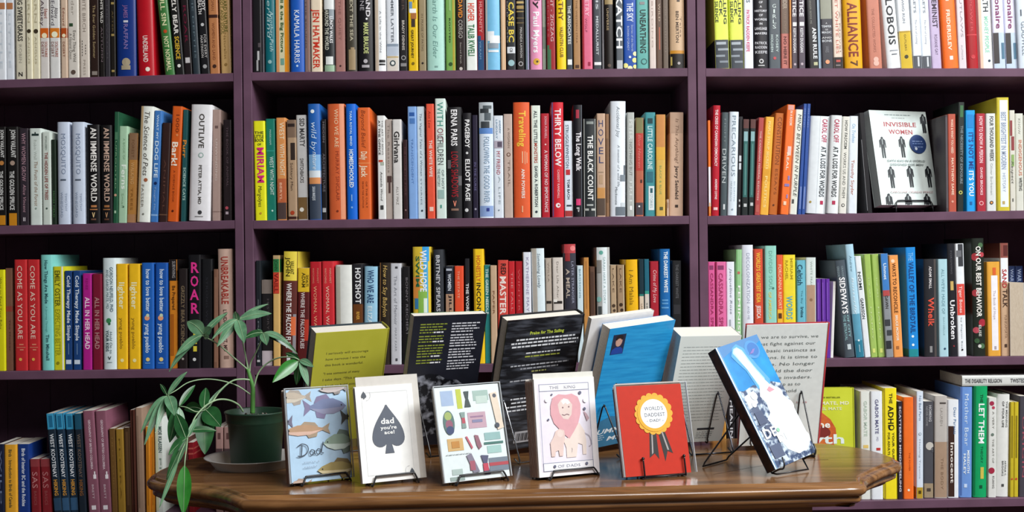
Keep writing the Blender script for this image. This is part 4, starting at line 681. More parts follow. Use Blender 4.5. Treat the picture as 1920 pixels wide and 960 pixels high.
def build_book(rec, w, h, depth, base, lean, hard, col, els, top_px, bot_px, gain, split, label, row, bay, slope=0.0, reverse=False):
    """base: world point of the spine's bottom centre; spine faces -y"""
    ct, st = math.cos(lean), math.sin(lean)
    sag = min(w * (0.11 if hard else 0.035), 0.0035)
    tb = min(0.0022 if hard else 0.0006, w * 0.14)
    lift = w / 2 * abs(slope * ct + st) + 0.0003
    def fr(x, y, z): return Vector((base.x + x * ct + z * st, base.y + y, base.z + lift + z * ct - x * st))
    def arc(c):
        k = max(-1, min(1, 2 * c / w)); return -sag * (1 - k * k * k * k if not hard else 1 - k * k)
    cover, pg = MB(), MB()
    mc = M(col, 0.4 if not hard else 0.36, 0.4, gain)
    na = 8
    e = min(0.0008, w * 0.08)
    prof = [(-w / 2, depth), (-w / 2, sag + e)]
    prof += [(-w / 2 + e + (w - 2 * e) * i / na, sag + arc(-w / 2 + e + (w - 2 * e) * i / na)) for i in range(na + 1)]
    prof += [(w / 2, sag + e), (w / 2, depth)]
    inner = [(w / 2 - tb, depth), (w / 2 - tb, sag + tb), (-w / 2 + tb, sag + tb), (-w / 2 + tb, depth)]
    n = len(prof)
    vs = [fr(x, y, z) for z in (0, h) for x, y in prof]
    cover.add(vs, [(i, i + 1, n + i + 1, n + i) for i in range(n - 1)], mc, True)
    vi = [fr(x, y, z) for z in (0, h) for x, y in inner]
    cover.add(vi, [(i, i + 1, 4 + i + 1, 4 + i) for i in range(3)], mc)
    for zt in (0, h):   # rims at head and foot
        ring = [fr(x, y, zt) for x, y in prof] + [fr(x, y, zt) for x, y in inner]
        f = list(range(n + 4)); cover.add(ring, [f if zt else f[::-1]], mc)
    ins = 0.0028 if hard else 0.0002
    pg.box(fr, -w / 2 + tb, w / 2 - tb, sag + tb, depth - (0.003 if hard else 0.0006), ins, h - ins, pages_mat())
    # printing and painted shade strips on the spine
    px_h = bot_px - top_px
    def zpx(y): return h * (1 - (y - top_px) / px_h)
    lay = 0.00022
    def sp(c, z, k=1): return fr(c, sag + arc(c) - lay * k, z)
    k = 0
    for el in els:
        a = el.split()
        if not a: continue
        kind = a[0]; k += 1; kk = 1 + 0.35 * k
        if kind in 'BR':
            y0, y1 = float(a[1]), float(a[2])
            c0, c1, cl = (-0.5, 0.5, a[3]) if kind == 'B' else (float(a[3]), float(a[4]), a[5])
            if kind == 'B' or y1 - y0 > 0.75 * px_h: kk = 0.6 + 0.05 * k
            z0, z1 = zpx(min(y1, bot_px)), zpx(max(y0, top_px))
            c0 = max(c0, -0.5 + e / w); c1 = min(c1, 0.5 - e / w)
            ns = 8
            cs = [w * (c0 + (c1 - c0) * i / ns) for i in range(ns + 1)]
            cover.add([sp(c, z, kk) for z in (z0, z1) for c in cs], [(i, i + 1, ns + 2 + i, ns + 1 + i) for i in range(ns)], M(cl, 0.42, 0.4, gain), True)
            if kind == 'B':   # a band of colour wraps round both boards
                for sx in (-1, 1):
                    x = sx * (w / 2 + 0.00006)
                    q = [fr(x, sag + e, z0), fr(x, depth, z0), fr(x, depth, z1), fr(x, sag + e, z1)]
                    cover.add(q, [(0, 1, 2, 3)], M(cl, 0.42, 0.4, gain))
        elif kind == 'T':
            y0, y1, cw, cl, off, sty = float(a[1]), float(a[2]), float(a[3]), a[4], float(a[5]), a[6]
            txt = ' '.join(a[7:])
            # letters read downwards: text x -> down the spine, text up -> right
            put_text(cover, lambda u, v: sp(v, zpx(u), kk), txt, max(y0, top_px + 2), min(y1, bot_px - 1), off * w, cw * w, M(cl, 0.45, 0.35, gain), sty)
        elif kind == 'H':
            yc, hp, cl, sty = float(a[1]), float(a[2]), a[3], a[4]
            put_text(cover, lambda u, v: sp(u, zpx(yc) + v, kk), ' '.join(a[5:]), -0.42 * w, 0.42 * w, 0, hp / px_h * h, M(cl, 0.45, 0.35, gain), sty, fit=len(' '.join(a[5:])) > 2)
        elif kind == 'S':
            y0, y1, cw, cl, sty = float(a[1]), float(a[2]), float(a[3]), a[4], a[5]
            tx = a[6]; st_ = (y1 - y0) / len(tx)
            for i, ch in enumerate(tx):
                zc = zpx(y0 + st_ * (i + 0.5))
                put_text(cover, lambda u, v: sp(u, zc + v, kk), ch, -cw * w / 2, cw * w / 2, 0, st_ * 0.78 / px_h * h, M(cl, 0.45, 0.35, gain), sty)
        elif kind == 'D':
            yc, r, cl, off = float(a[1]), float(a[2]) * w, a[3], float(a[4]) * w
            pts = [sp(max(-w * .49, min(w * .49, off + r * math.cos(2 * math.pi * i / 14))), min(h - 0.0003, max(0.0004, zpx(yc) + r * math.sin(2 * math.pi * i / 14))), kk) for i in range(14)]
            cc = sp(off, zpx(yc), kk)
            cover.add([cc] + pts, [(0, 1 + i, 1 + (i + 1) % 14) for i in range(14)], M(cl, 0.42, 0.4, gain))
    grp = 'books on the %s shelf of the %s bookcase' % (ROWNAME[row], BAYNAME[bay])
    if split:
        t = thing('book', base, label, 'book', grp)
        part(cover, 'cover', t); part(pg, 'page_block', t)
    else:
        for vv, ff in ((pg.v, pg.f),): cover.add(vv, ff, pages_mat())
        t = cover.build('book', None, base); tag(t, label, 'book', grp)
    return t

book_tops = {}
for key, recs in BOOK_ROWS.items():
    row, bay = key[0], key[1]
    items = []
    for i, r in enumerate(recs):
        a = r[0].split()
        x0, x1, top, lean, col, fl = float(a[0]), float(a[1]), float(a[2]), a[3], a[4], a[5]
        bot = shelf_y(row, bay, (x0 + x1) / 2)
        hpx = bot - top
        ref = 65.0 if row == '1' else (top + bot) / 2
        if row == '4' and bay == 'L': ref = (top + 960) / 2
        leanpx = -hpx * ROLL if lean == '.' else float(lean)
        if row == '1' and lean != '.': leanpx *= hpx / 130.0
        xm = (x0 + x1) / 2 - leanpx * ((bot - ref) / hpx)         # bottom centre in pixels
        random.seed(i * 131 + ord(row) * 7 + ord(bay))
        inset = 0.006 + 0.007 * random.random() + (0.0 if 'h' in fl else 0.003)
        if 's' in fl: inset = 0.135
        d = D + inset
        pb = W(xm, shelf_y(row, bay, xm), D)
        base = Vector((W(xm, bot, d).x, d, pb.z))
        pc = W(xm + 20, shelf_y(row, bay, xm + 20), D); slope = (pc.z - pb.z) / (pc.x - pb.x)
        pt = W(xm + leanpx, top, d)
        th = math.atan2(pt.x - base.x, pt.z - base.z)
        h = math.hypot(pt.x - base.x, pt.z - base.z)
        w = (x1 - x0) / F * d * math.cos(th)
        items.append(dict(slope=slope, x0=base.x, r=r, w=w, h=h, base=base, th=th, hard='h' in fl, col=col, top=top, bot=bot, i=i, depth=0.112 if ('s' in fl or 'r' in fl) else min(0.165, h * 0.66), fl=fl))
    # keep neighbours from cutting into each other
    for _ in range(3):
        fr_items = [q for q in items if 's' not in q['fl']]
        for p, q in zip(fr_items, fr_items[1:]):
            hm = min(p['h'], q['h'])
            ov = max((p['base'].x + p['w'] / 2 + z * math.tan(p['th'])) - (q['base'].x - q['w'] / 2 + z * math.tan(q['th'])) for z in (0, hm)) + 0.0003
            if ov > 0:
                k = p['w'] / (p['w'] + q['w'])
                p['w'] -= ov * k; p['base'].x -= ov * k / 2
                q['w'] -= ov * (1 - k); q['base'].x += ov * (1 - k) / 2
    for q in items:
        q['base'].z += (q['base'].x - q['x0']) * q['slope']
        r = q['r']; i = q['i']
        desc = r[1]
        near = ('right of the ' + short(recs[i - 1][1])) if i > 0 else ('left of the ' + short(recs[1][1]))
        label = '%s, %s, %s %s shelf' % (desc, near, ROWNAME[row], BAYNAME[bay])
        if len(label.split()) > 16: label = '%s, %s %s shelf' % (desc, ROWNAME[row], BAYNAME[bay])
        if label in labels_seen: print('DUPLABEL', label)
        labels_seen[label] = 1
        if len(label.split()) > 16: print('LONGLABEL', len(label.split()), label)
        els = r[2].split(';') if len(r) > 2 else []
        if q['w'] < 0.001: print('THIN', label, q['w'])
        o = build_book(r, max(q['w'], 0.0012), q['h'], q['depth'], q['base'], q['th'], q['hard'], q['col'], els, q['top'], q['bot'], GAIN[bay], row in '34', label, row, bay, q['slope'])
        book_tops[(row, bay, i)] = q['base'].z + q['h']
print('books', len(labels_seen))

# ---------------------------------------------------------------- the table
wood = bpy.data.materials.new('walnut_veneer'); wood.use_nodes = True
_n, _l = wood.node_tree.nodes, wood.node_tree.links
_b = _n['Principled BSDF']
_tc = _n.new('ShaderNodeTexCoord'); _mp = _n.new('ShaderNodeMapping'); _mp.inputs['Scale'].default_value = (1.6, 22, 22); _mp.inputs['Rotation'].default_value = (0, 0, -0.066)
_ns = _n.new('ShaderNodeTexNoise'); _ns.inputs['Scale'].default_value = 3.0; _ns.inputs['Detail'].default_value = 6; _ns.inputs['Distortion'].default_value = 0.6
_rp = _n.new('ShaderNodeValToRGB')
_rp.color_ramp.elements[0].position = 0.3; _rp.color_ramp.elements[0].color = lin('603e22')
_rp.color_ramp.elements[1].position = 0.72; _rp.color_ramp.elements[1].color = lin('9a6d42')
_l.new(_tc.outputs['Object'], _mp.inputs[0]); _l.new(_mp.outputs[0], _ns.inputs['Vector']); _l.new(_ns.outputs[0], _rp.inputs[0]); _l.new(_rp.outputs[0], _b.inputs['Base Color'])
_b.inputs['Roughness'].default_value = 0.24; _b.inputs['Coat Weight'].default_value = 0.35; _b.inputs['Coat Roughness'].default_value = 0.12
inlay_m = M('3a2416', 0.3)

TC = Vector((0.03, 2.175)); TA = 0.066
def tl(x, y, z=0.0):
    return Vector((TC.x + x * math.cos(TA) - y * math.sin(TA), TC.y + x * math.sin(TA) + y * math.cos(TA), TZ + z))
def T(px, py, dz=0.0):
    """photo pixel -> point on the table top (raised by dz)"""
    u, v = px - 960.0, 480.0 - py
    uu, vv = u * CR + v * SR, -u * SR + v * CR
    d = F * (EYE - TZ - dz) / -vv
    return Vector((uu / F * d, d, TZ + dz))

segs = [  # runs between sharp corners, in table coordinates
    [(-.47, -.243), (-.2, -.243), (.1, -.243), (.35, -.243), (.52, -.243)],
    [(.52, -.243), (.530, -.212), (.548, -.178), (.60, -.111), (.640, -.070), (.657, -.045), (.663, -.015), (.66, .03), (.643, .09), (.60, .145), (.54, .19), (.47, .235)],
    [(.47, .243), (.2, .243), (-.2, .243), (-.47, .243)],
    [(-.47, .235), (-.54, .20), (-.613, .153), (-.645, .105), (-.662, .03), (-.664, -.02), (-.656, -.055), (-.630, -.090), (-.595, -.115), (-.555, -.138), (-.515, -.175), (-.488, -.215)]]
out = []
for sg in segs:
    for i in range(len(sg) - 1):
        a, b, c, d = sg[max(i - 1, 0)], sg[i], sg[i + 1], sg[min(i + 2, len(sg) - 1)]
        for k in range(4):
            t = k / 4
            out.append(tuple(0.5 * (2 * b[j] + (c[j] - a[j]) * t + (2 * a[j] - 5 * b[j] + 4 * c[j] - d[j]) * t * t + (3 * b[j] - a[j] - 3 * c[j] + d[j]) * t ** 3) for j in (0, 1)))
nr = []
for i in range(len(out)):
    p, q = out[i - 1], out[(i + 1) % len(out)]
    t = Vector((q[0] - p[0], q[1] - p[1])).normalized(); nr.append(Vector((t.y, -t.x)))
prof = [(-.004, 0), (0, -.0012), (.0005, -.004), (.004, -.0048), (.009, -.0065), (.0125, -.0105), (.0128, -.015), (.010, -.0195), (.005, -.0222), (.001, -.0232), (.0005, -.0255), (.003, -.028), (.0025, -.0315), (-.004, -.035), (-.012, -.038), (-.016, -.043), (-.05, -.043)]
table = thing('table', (TC.x, TC.y, 0), 'polished walnut table with clipped corners holding the plant, cards and display books', 'table')
mb = MB(); N0 = len(out)
vs = [tl(p[0] + n.x * o, p[1] + n.y * o, z) for o, z in prof for p, n in zip(out, nr)]
fs = [(j * N0 + i, (j + 1) * N0 + i, (j + 1) * N0 + (i + 1) % N0, j * N0 + (i + 1) % N0) for j in range(len(prof) - 1) for i in range(N0)]
mb.add(vs, fs, wood, True)
mb.add([vs[i] for i in range(N0)], [tuple(range(N0))], wood)
mb.add([vs[(len(prof) - 1) * N0 + i] for i in range(N0)], [tuple(range(N0))[::-1]], wood)
def ribbon(mb, pts, wd, mat, nrm):
    P = [Vector(p) for p in pts]; vs = []
    for i, p in enumerate(P):
        t = (P[min(i + 1, len(P) - 1)] - P[max(i - 1, 0)]).normalized()
        s = t.cross(nrm).normalized() * wd / 2
        vs += [p - s, p + s]
    mb.add(vs, [(2 * i, 2 * i + 1, 2 * i + 3, 2 * i + 2) for i in range(len(P) - 1)], mat)
for sgn in (1, -1):
    ribbon(mb, [tl(sgn * (.30 + .24 * t), -.15 + .12 * math.sin(t * 1.5), .0003) for t in [i / 12 for i in range(13)]], .0012, inlay_m, Vector((0, 0, 1)))
    ribbon(mb, [tl(sgn * (.30 + .24 * t), .11 - .14 * math.sin(t * 1.5), .0003) for t in [i / 12 for i in range(13)]], .0012, inlay_m, Vector((0, 0, 1)))
part(mb, 'tabletop', table)
mb = MB()
def tfr(x, y, z): return tl(x, y, z)
for x0, x1, y0, y1 in ((-.46, .46, -.185, -.165), (-.46, .46, .165, .185), (-.46, -.44, -.165, .165), (.44, .46, -.165, .165)):
    mb.box(tfr, x0, x1, y0, y1, -.15, -.043, wood)
part(mb, 'apron', table)
for sx in (-1, 1):
    for sy in (-1, 1):
        mb = MB(); c = tl(sx * .43, sy * .155); H0 = TZ - .15
        mb.lathe((c.x, c.y, 0), [(.001, 0), (.016, 0), (.022, .02), (.016, .06), (.02, .2), (.028, .4), (.02, H0 - .06), (.028, H0 - .03), (.028, H0), (.001, H0)], wood, 20)
        part(mb, 'leg', table)

# ---------------------------------------------------------------- things standing on the table
def frame(q):
    x, d, a, t, r, w, h, th, lift = q
    X0 = Vector((math.cos(a), math.sin(a), 0)); N0_ = Vector((math.sin(a), -math.cos(a), 0)); Z = Vector((0, 0, 1))
    Y0 = Z * math.cos(t) - N0_ * math.sin(t)
    N = N0_ * math.cos(t) + Z * math.sin(t)
    X = X0 * math.cos(r) + Y0 * math.sin(r); Y = -X0 * math.sin(r) + Y0 * math.cos(r)
    o = Vector((x, d, TZ + lift))
    def fr(x, y, n=0.0): return o + X * x + Y * y + N * n
    fr.o, fr.X, fr.Y, fr.N, fr.w, fr.h, fr.th = o, X, Y, N, w, h, th
    return fr
class Art:
    """flat printing laid on a face: u, v are fractions of the face, v measured from the top"""
    def __init__(s, mb, fr, w=None, h=None, n0=0.0): s.mb, s.fr, s.w, s.h, s.n0, s.k = mb, fr, w or fr.w, h or fr.h, n0, 1
    def p(s, u, v): return s.fr(u * s.w, (1 - v) * s.h, s.n0 + 0.00012 * s.k + 0.0001)
    def poly(s, pts, col, up=True):
        if up: s.k += 0.5
        s.mb.poly([s.p(u, v) for u, v in pts], col if not isinstance(col, str) else M(col))
    def rect(s, u0, v0, u1, v1, col): s.poly([(u0, v0), (u0, v1), (u1, v1), (u1, v0)], col)
    def disc(s, u, v, r, col, ry=None, n=24):
        ry = ry or r * s.w / s.h
        s.poly([(u + r * math.cos(2 * math.pi * i / n), v + ry * math.sin(2 * math.pi * i / n)) for i in range(n)], col)
    def text(s, t, u0, u1, v, cap, col, sty='-', fit=True, skew=0.0):
        s.k += 0.5
        put_text(s.mb, lambda x, y: s.fr(x, (1 - v) * s.h + y + skew * x, s.n0 + 0.00012 * s.k + 0.0001), t, u0 * s.w, u1 * s.w, 0, cap * s.h, M(col) if isinstance(col, str) else col, sty, fit)
    def stroke(s, pts, wd, col):
        s.k += 0.5
        P = [Vector((u * s.w, (1 - v) * s.h, 0)) for u, v in pts]; Q = []
        for i in range(len(P) - 1):
            a, b, c, d = P[max(i - 1, 0)], P[i], P[i + 1], P[min(i + 2, len(P) - 1)]
            for k in range(5):
                t = k / 5; Q.append(0.5 * (2 * b + (c - a) * t + (2 * a - 5 * b + 4 * c - d) * t * t + (3 * b - a - 3 * c + d) * t ** 3))
        Q.append(P[-1]); vs = []
        for i, p in enumerate(Q):
            t = (Q[min(i + 1, len(Q) - 1)] - Q[max(i - 1, 0)]).normalized(); sd = Vector((-t.y, t.x, 0)) * wd * s.w / 2
            for e in (p - sd, p + sd): vs.append(s.fr(e.x, e.y, s.n0 + 0.00012 * s.k + 0.0001))
        s.mb.add(vs, [(2 * i, 2 * i + 1, 2 * i + 3, 2 * i + 2) for i in range(len(Q) - 1)], M(col) if isinstance(col, str) else col)
    def words(s, u0, u1, v, cap, col, seed, ragged=0.1, center=False):
        """a line of print too small to read: word-length dashes"""
        s.k += 0.02
        rnd = random.Random(seed); e = u1 - ragged * rnd.random(); u = u0 + (u1 - e) / 2 if center else u0
        if center: e = u1 - (u1 - e) / 2
        c = M(col)
        while u < e:
            b = min(e, u + 0.02 + 0.06 * rnd.random())
            s.poly([(u, v - cap / 2), (u, v + cap / 2), (b, v + cap / 2), (b, v - cap / 2)], c, False); u = b + 0.011

wire = M('16161a', 0.28, 0.6, 1.0, 0.0)
chrome = M('c8ccd2', 0.18, 0.5, 1.0, 1.0)
steel = M('4a4c52', 0.25, 0.5, 1.0, 1.0)
RW = 0.0015
def onT(p): return Vector((p.x, p.y, TZ + RW))

def card_easel(fr, depth, label, posts=False, mat=wire):
    w, h = fr.w, fr.h
    t = thing('wire_easel', onT(fr(w / 2, 0, -depth)), label, 'easel', 'small wire easels on the table')
    mb = MB(); lo = -RW * 1.7
    if posts:     # two hooks with ball tips hold the foot of the card
        for x in (.27 * w, .90 * w):
            f = fr(x, 0.0, .0045)
            mb.tube([fr(x, lo, -depth - .006), fr(x, lo, 0), onT(f) + Vector((0, 0, .0018)), fr(x, .012, .0045), fr(x, .027, .0045)], RW, mat, sm=4)
            mb.ball(fr(x, .028, .0045), .0028, mat)
        mb.tube([fr(.27 * w, lo, .0015), fr(.9 * w, lo, .0015)], RW * .9, mat, sm=1)
    else:
        mb.tube([fr(.14 * w, lo, -depth - .006), fr(.14 * w, lo, -.001), onT(fr(.15 * w, 0, .006)), fr(.21 * w, .007, .0046), fr(.25 * w, .0095, .0046), fr(.60 * w, .0095, .0046), fr(.84 * w, .0095, .0046), fr(.89 * w, .008, .0046), onT(fr(.95 * w, 0, .006)), fr(.95 * w, lo, -.001), fr(.95 * w, lo, -depth - .006)], RW, mat, sm=4)
    part(mb, 'lip', t)
    top = 1.06 if posts else .66
    mb = MB()
    xl, xr = (.10 * w, .80 * w) if posts else (.22 * w, .82 * w)
    x0, x1 = (.27 * w, .90 * w) if posts else (.14 * w, .95 * w)
    k = -depth - .005
    if posts:
        for a, b in ((x0, xl), (x1, xr)):
            mb.tube([fr(a, lo, k - .001), fr(a, .02, k), fr((a + b) / 2, .5 * h, k), fr(b, top * h, k)], RW, mat, sm=4)
        mb.tube([fr((x0 + xl) / 2, .5 * h, k - RW * 2), fr((x1 + xr) / 2, .5 * h, k - RW * 2)], RW, mat, sm=1)
    else:
        mb.tube([fr(x0, lo, k - .001), fr(x0, .02, k), fr(xl, (top - .05) * h, k), fr(xl + .08 * w, top * h, k), fr(xr - .08 * w, top * h, k), fr(xr, (top - .05) * h, k), fr(x1, .02, k), fr(x1, lo, k - .001)], RW, mat, sm=4)
    part(mb, 'back_frame', t)
    mb = MB(); k2 = k - 2 * RW
    ya = (.5 if posts else top - .08) * h
    f0, f1 = onT(fr(.22 * w, 0, k - .032)), onT(fr(.92 * w, 0, k - .05))
    mb.tube([fr(xl + .01 * w, ya, k2), fr(xl, ya * .9, k2 - .004), f0 + Vector((0, 0, .004)), f0 + Vector((.006, 0, 0)), f1 - Vector((.006, 0, 0)), f1 + Vector((0, 0, .004)), fr(xr, ya * .9, k2 - .004), fr(xr - .01 * w, ya, k2)], RW, mat, sm=4)
    part(mb, 'rear_leg', t)
    return t

def book_easel(fr, label, mat=wire, xs=(.2, .8), top=.42, reach=.085):
    """an easel facing away: its back legs stand on our side of the book"""
    w, h, th = fr.w, fr.h, fr.th
    t = thing('wire_easel', onT(fr(w / 2, 0, 0)), label, 'easel', 'small wire easels on the table')
    lo = -RW * 1.8
    for x in xs:
        mb = MB(); k = .0045; x = x * w
        a = fr(x, top * h, k)
        f = onT(fr(x + .03 * w, 0, reach))
        mb.tube([fr(x, .018, -th - .004), fr(x, .003, -th - .004), fr(x, lo, -th - .0025), fr(x, lo, -th * .5), fr(x, lo, .001), fr(x - .01 * w, .006, k), fr(x - .02 * w, .012, k), fr(x - .01 * w, top * h * .9, k), fr(x, top * h, k + .002), fr(x + .012 * w, top * h * .98, k + .006), f + Vector((0, 0, .012)), f, f + (fr(x, 0, 0) - fr(x, 0, .02)) * .8], RW, mat, sm=4)
        part(mb, 'support', t)
    mb = MB(); mb.tube([onT(fr(xs[0] * w + .03 * w, 0, reach)), onT(fr((xs[1] + .03) * w, 0, reach))], RW, mat, sm=1); part(mb, 'cross_wire', t)
    return t

def display_book(q, label, near, far, spine, hard=True, spine_side='R', group='books displayed on easels', name='book', pages=None):
    fr = frame(q); w, h, th = fr.w, fr.h, fr.th
    t = thing(name, fr(w / 2, 0, -th / 2), label, 'book', group)
    tb = .0024 if hard else .0007
    ov = .003 if hard else .0003
    cov = MB()
    flip = (lambda x: x) if spine_side == 'R' else (lambda x: w - x)
    def b(x0, x1, y0, y1, n0, n1, m):
        x0, x1 = sorted((flip(x0), flip(x1))); cov.box(lambda x, y, z: fr(x, y, z), x0, x1, y0, y1, n0, n1, m)
    b(0, w - (.006 if hard else 0), 0, h, -tb, 0, near)
    b(0, w - (.006 if hard else 0), 0, h, -th, -th + tb, far)
    n = 10; sag = .004 if hard else .0008
    x_s = w - sag
    if hard:    # hinge gutter on both boards
        b(w - .0062, x_s, 0, h, -tb * 1.6, -tb * .5, near); b(w - .0062, x_s, 0, h, -th + tb * .5, -th + tb * 1.6, far)
    vs = []
    for y in (0, h):
        for off in (0, -tb * .8):
            for i in range(n + 1):
                a = math.pi * i / n
                vs.append(fr(flip(x_s + (sag + off) * math.sin(a) ** .6 if 0 < i < n else x_s), y, -th / 2 + (th / 2 + (off if hard else off)) * math.cos(a)))
    m1 = n + 1; fs = []
    for i in range(n):
        fs += [(i, i + 1, 2 * m1 + i + 1, 2 * m1 + i), (m1 + i, m1 + i + 1, 3 * m1 + i + 1, 3 * m1 + i), (2 * m1 + i, 2 * m1 + i + 1, 3 * m1 + i + 1, 3 * m1 + i), (i, i + 1, m1 + i + 1, m1 + i)]
    cov.add(vs, fs, spine, False)
    pg = MB(); x0, x1 = sorted((flip(ov), flip(x_s - .001)))
    pg.box(lambda x, y, z: fr(x, y, z), x0, x1, ov, h - ov, -th + tb, -tb, pages or pages_mat())
    return fr, t, cov, pg

FIT = {
'fish':(-0.3653,1.9690,0.5864,0.1689,-0.0122,0.1095,0.1533,0.0206,0.006),
'spade':(-0.2478,1.9624,0.4449,0.2140,0.0093,0.1008,0.1586,0.0060,0.006),
'collage':(-0.1125,1.9608,0.4455,0.2632,0.0143,0.1169,0.1568,0.0123,0.006),
'lion':(0.0420,1.9994,0.4961,0.1293,-0.0161,0.1188,0.1633,0.0330,0.006),
'red':(0.1858,1.9967,0.3264,0.2488,-0.0003,0.1207,0.1516,0.0168,0.006),
'rocket':(0.4359,2.0055,0.5021,0.4448,0.2176,0.1030,0.2257,0.0219,0.014),
'yellow':(-0.4119,2.3597,0.5381,-0.3499,0.0218,0.1554,0.2367,0.0373,0.010),
'notes':(-0.2228,2.3047,0.5066,-0.3062,-0.0012,0.1535,0.2683,0.0169,0.010),
'wave':(-0.0469,2.2291,0.5588,-0.3502,0.0414,0.1687,0.2661,0.0288,0.010),
'blue':(0.1323,2.2528,0.6333,-0.3988,0.0718,0.1587,0.2529,0.0238,0.010),
'ruled':(0.2858,2.3219,0.3244,-0.3614,-0.0162,0.1287,0.2267,0.0421,0.010),
'survive':(0.4273,2.2815,0.0977,-0.2865,0.0080,0.1587,0.2436,0.0101,0.010)}
q_ = list(FIT['red']); FIT['red'] = tuple(q_)

# ---- back row: books on easels with their backs to us
ylw = noise_mat('olive_yellow_cover', 'b4b03a', 'bab640', (1, 1, 1), 20, 0.38)
fr, t, cov, pg = display_book(FIT['yellow'], 'olive yellow hardcover standing back to us behind the fish and spade cards', ylw, M('2c3a44'), M('a8a234'))
A = Art(cov, fr)
for i, tx in enumerate(['I seriously will encourage', 'how nervous I was the', 'this book is wonderful.']):
    A.text(tx, .16, [.73, .70, .68][i], .185 + .052 * i, .021, '55552a')
for i, tx in enumerate(['"I was someone of many', 'I take days. "This is', 'a book to hold onto', 'and to remember."', 'Read it twice.']):
    A.text(tx, .15, [.64, .60, .62, .56, .5][i], .365 + .055 * i, .021, '55552a')
part(cov, 'cover', t); part(pg, 'page_block', t)
book_easel(fr, 'black wire easel holding the olive yellow hardcover')

ink = noise_mat('ink_black_cover', '1d1e26', '22242e', (1, 1, 1), 20, 0.34)
fr, t, cov, pg = display_book(FIT['notes'], 'black paperback with green and white columns of print, left of the wave cover', ink, M('4f8a50'), M('1c1c22'), hard=False)
A = Art(cov, fr)
v = .065; sd = 1
for blk in ((4, '8f9a3a'), (3, '8f9a3a'), (5, '8f9a3a'), (2, '8f9a3a')):
    for j in range(blk[0]):
        last = j == blk[0] - 1
        A.words(.10, .47 if not last else .30, v, .0085, blk[1], sd, .06); 
        if last: A.words(.29, .44, v, .010, 'e8e8ea', sd + 50, .02)
        v += .0205; sd += 1
    v += .008
v = .065
for j in range(17):
    if j in (4, 9, 13): v += .006
    A.words(.53, .93, v, .0085, 'd8d8de', 100 + j, .1); v += .0205
speck = noise_mat('speckled_photo', '101218', 'a8acb8', (1, 1, 1), 70, 0.4, ramp=(.48, .75))
A.poly([(0, .50), (.12, .46), (.3, .44), (.42, .45), (.55, .49), (.7, .50), (.85, .56), (1, .6), (1, .86), (.6, .9), (.3, .93), (0, .95)], speck)
A.poly([(.06, .62), (.12, .60), (.15, .70), (.10, .82), (.06, .74)], 'b8bcc8')
part(cov, 'cover', t); part(pg, 'page_block', t)
book_easel(fr, 'black wire easel holding the black book with green print', xs=(.16, .8), top=.36)

wavem = noise_mat('dark_water_cover', '15171c', '565a64', (7, 7, 45), 3.2, 0.3, detail=8, ramp=(.47, .78))
fr, t, cov, pg = display_book(FIT['wave'], 'black hardcover with rippled water pattern and yellow heading', wavem, M('1a1c22'), M('1a1b20'))
A = Art(cov, fr)
A.text('Praise for The Sailing', .30, .74, .105, .024, 'c8d84a', 'b')
for i, (a, b) in enumerate([(.14, .90), (.08, .95), (.08, .94)]): A.words(a, b, .150 + .026 * i, .012, 'e4e6ea', 200 + i, .04, True)
for i, (a, b, c) in enumerate([(.28, .74, 'd8dade'), (.27, .74, 'a8b04a')]): A.words(a, b, .255 + .026 * i, .010, c, 210 + i, .04, True)
for i, (a, b, c) in enumerate([(.1, .88, 'b8bac0'), (.24, .74, 'a8aab0'), (.38, .6, 'a0a060')]): A.words(a, b, .345 + .026 * i, .010, c, 220 + i, .04, True)
for i, (a, b, c) in enumerate([(.12, .86, 'b0b2b8'), (.35, .66, '909298'), (.4, .6, '9a8a40')]): A.words(a, b, .46 + .026 * i, .010, c, 230 + i, .04, True)
for i, (a, b) in enumerate([(.16, .8), (.18, .7), (.12, .82), (.14, .6)]): A.words(a, b, .60 + .03 * i, .011, 'e0e2e6', 240 + i, .04, True)
A.rect(.30, .86, .56, .95, 'b0b0b4')
for i in range(14): A.rect(.32 + .016 * i, .875, .326 + .016 * i + .003 * (i % 3), .935, '2a2a2e')
part(cov, 'cover', t); part(pg, 'page_block', t)
book_easel(fr, 'shiny chrome wire easel holding the rippled water book', chrome, xs=(.06, .8), top=.40)

qb = FIT['blue']
frb = frame(qb); o2 = frb(-.022, .004, -qb[7] - .006)
white_q = (o2.x, o2.y, qb[2], qb[3], qb[4], .150, .258, .010, o2.z - TZ)
fr, t, cov, pg = display_book(white_q, 'white book standing close behind the sky blue paperback', M('e6e4e2'), M('d8d4d0'), M('e0dedc'), hard=False)
part(cov, 'cover', t); part(pg, 'page_block', t)
bluem = noise_mat('brushed_blue_cover', '1c8fd0', '2fa6e2', (6, 6, 60), 3, 0.36, detail=6)
fr, t, cov, pg = display_book(qb, 'sky blue paperback with a small author portrait on its back', bluem, M('1a80c0'), M('1c8ac8'), hard=False)
A = Art(cov, fr)
A.rect(.075, .055, .265, .215, '26304a')
A.disc(.175, .112, .050, 'c89a88', .042); A.disc(.175, .085, .058, '2a2224', .024); A.disc(.175, .118, .042, 'd0a494', .030)
A.poly([(.08, .213), (.09, .175), (.14, .158), (.21, .158), (.25, .175), (.262, .213)], '2448a0')
A.poly([(0, .80), (.3, .74), (.6, .78), (1, .70), (1, 1), (0, 1)], '3a7aa0')
A.text('SUMMIT', .05, .62, .865, .04, 'e8f0f4', 'bi')
A.text('MIND', .30, .75, .935, .036, 'e8f0f4', 'bi')
for i in range(3): A.words(.04, .28, .90 + .018 * i, .007, 'c0d4de', 300 + i, .04)
part(cov, 'cover', t); part(pg, 'page_block', t)
book_easel(fr, 'black wire easel holding the sky blue paperback', xs=(.12, .7), top=.37)

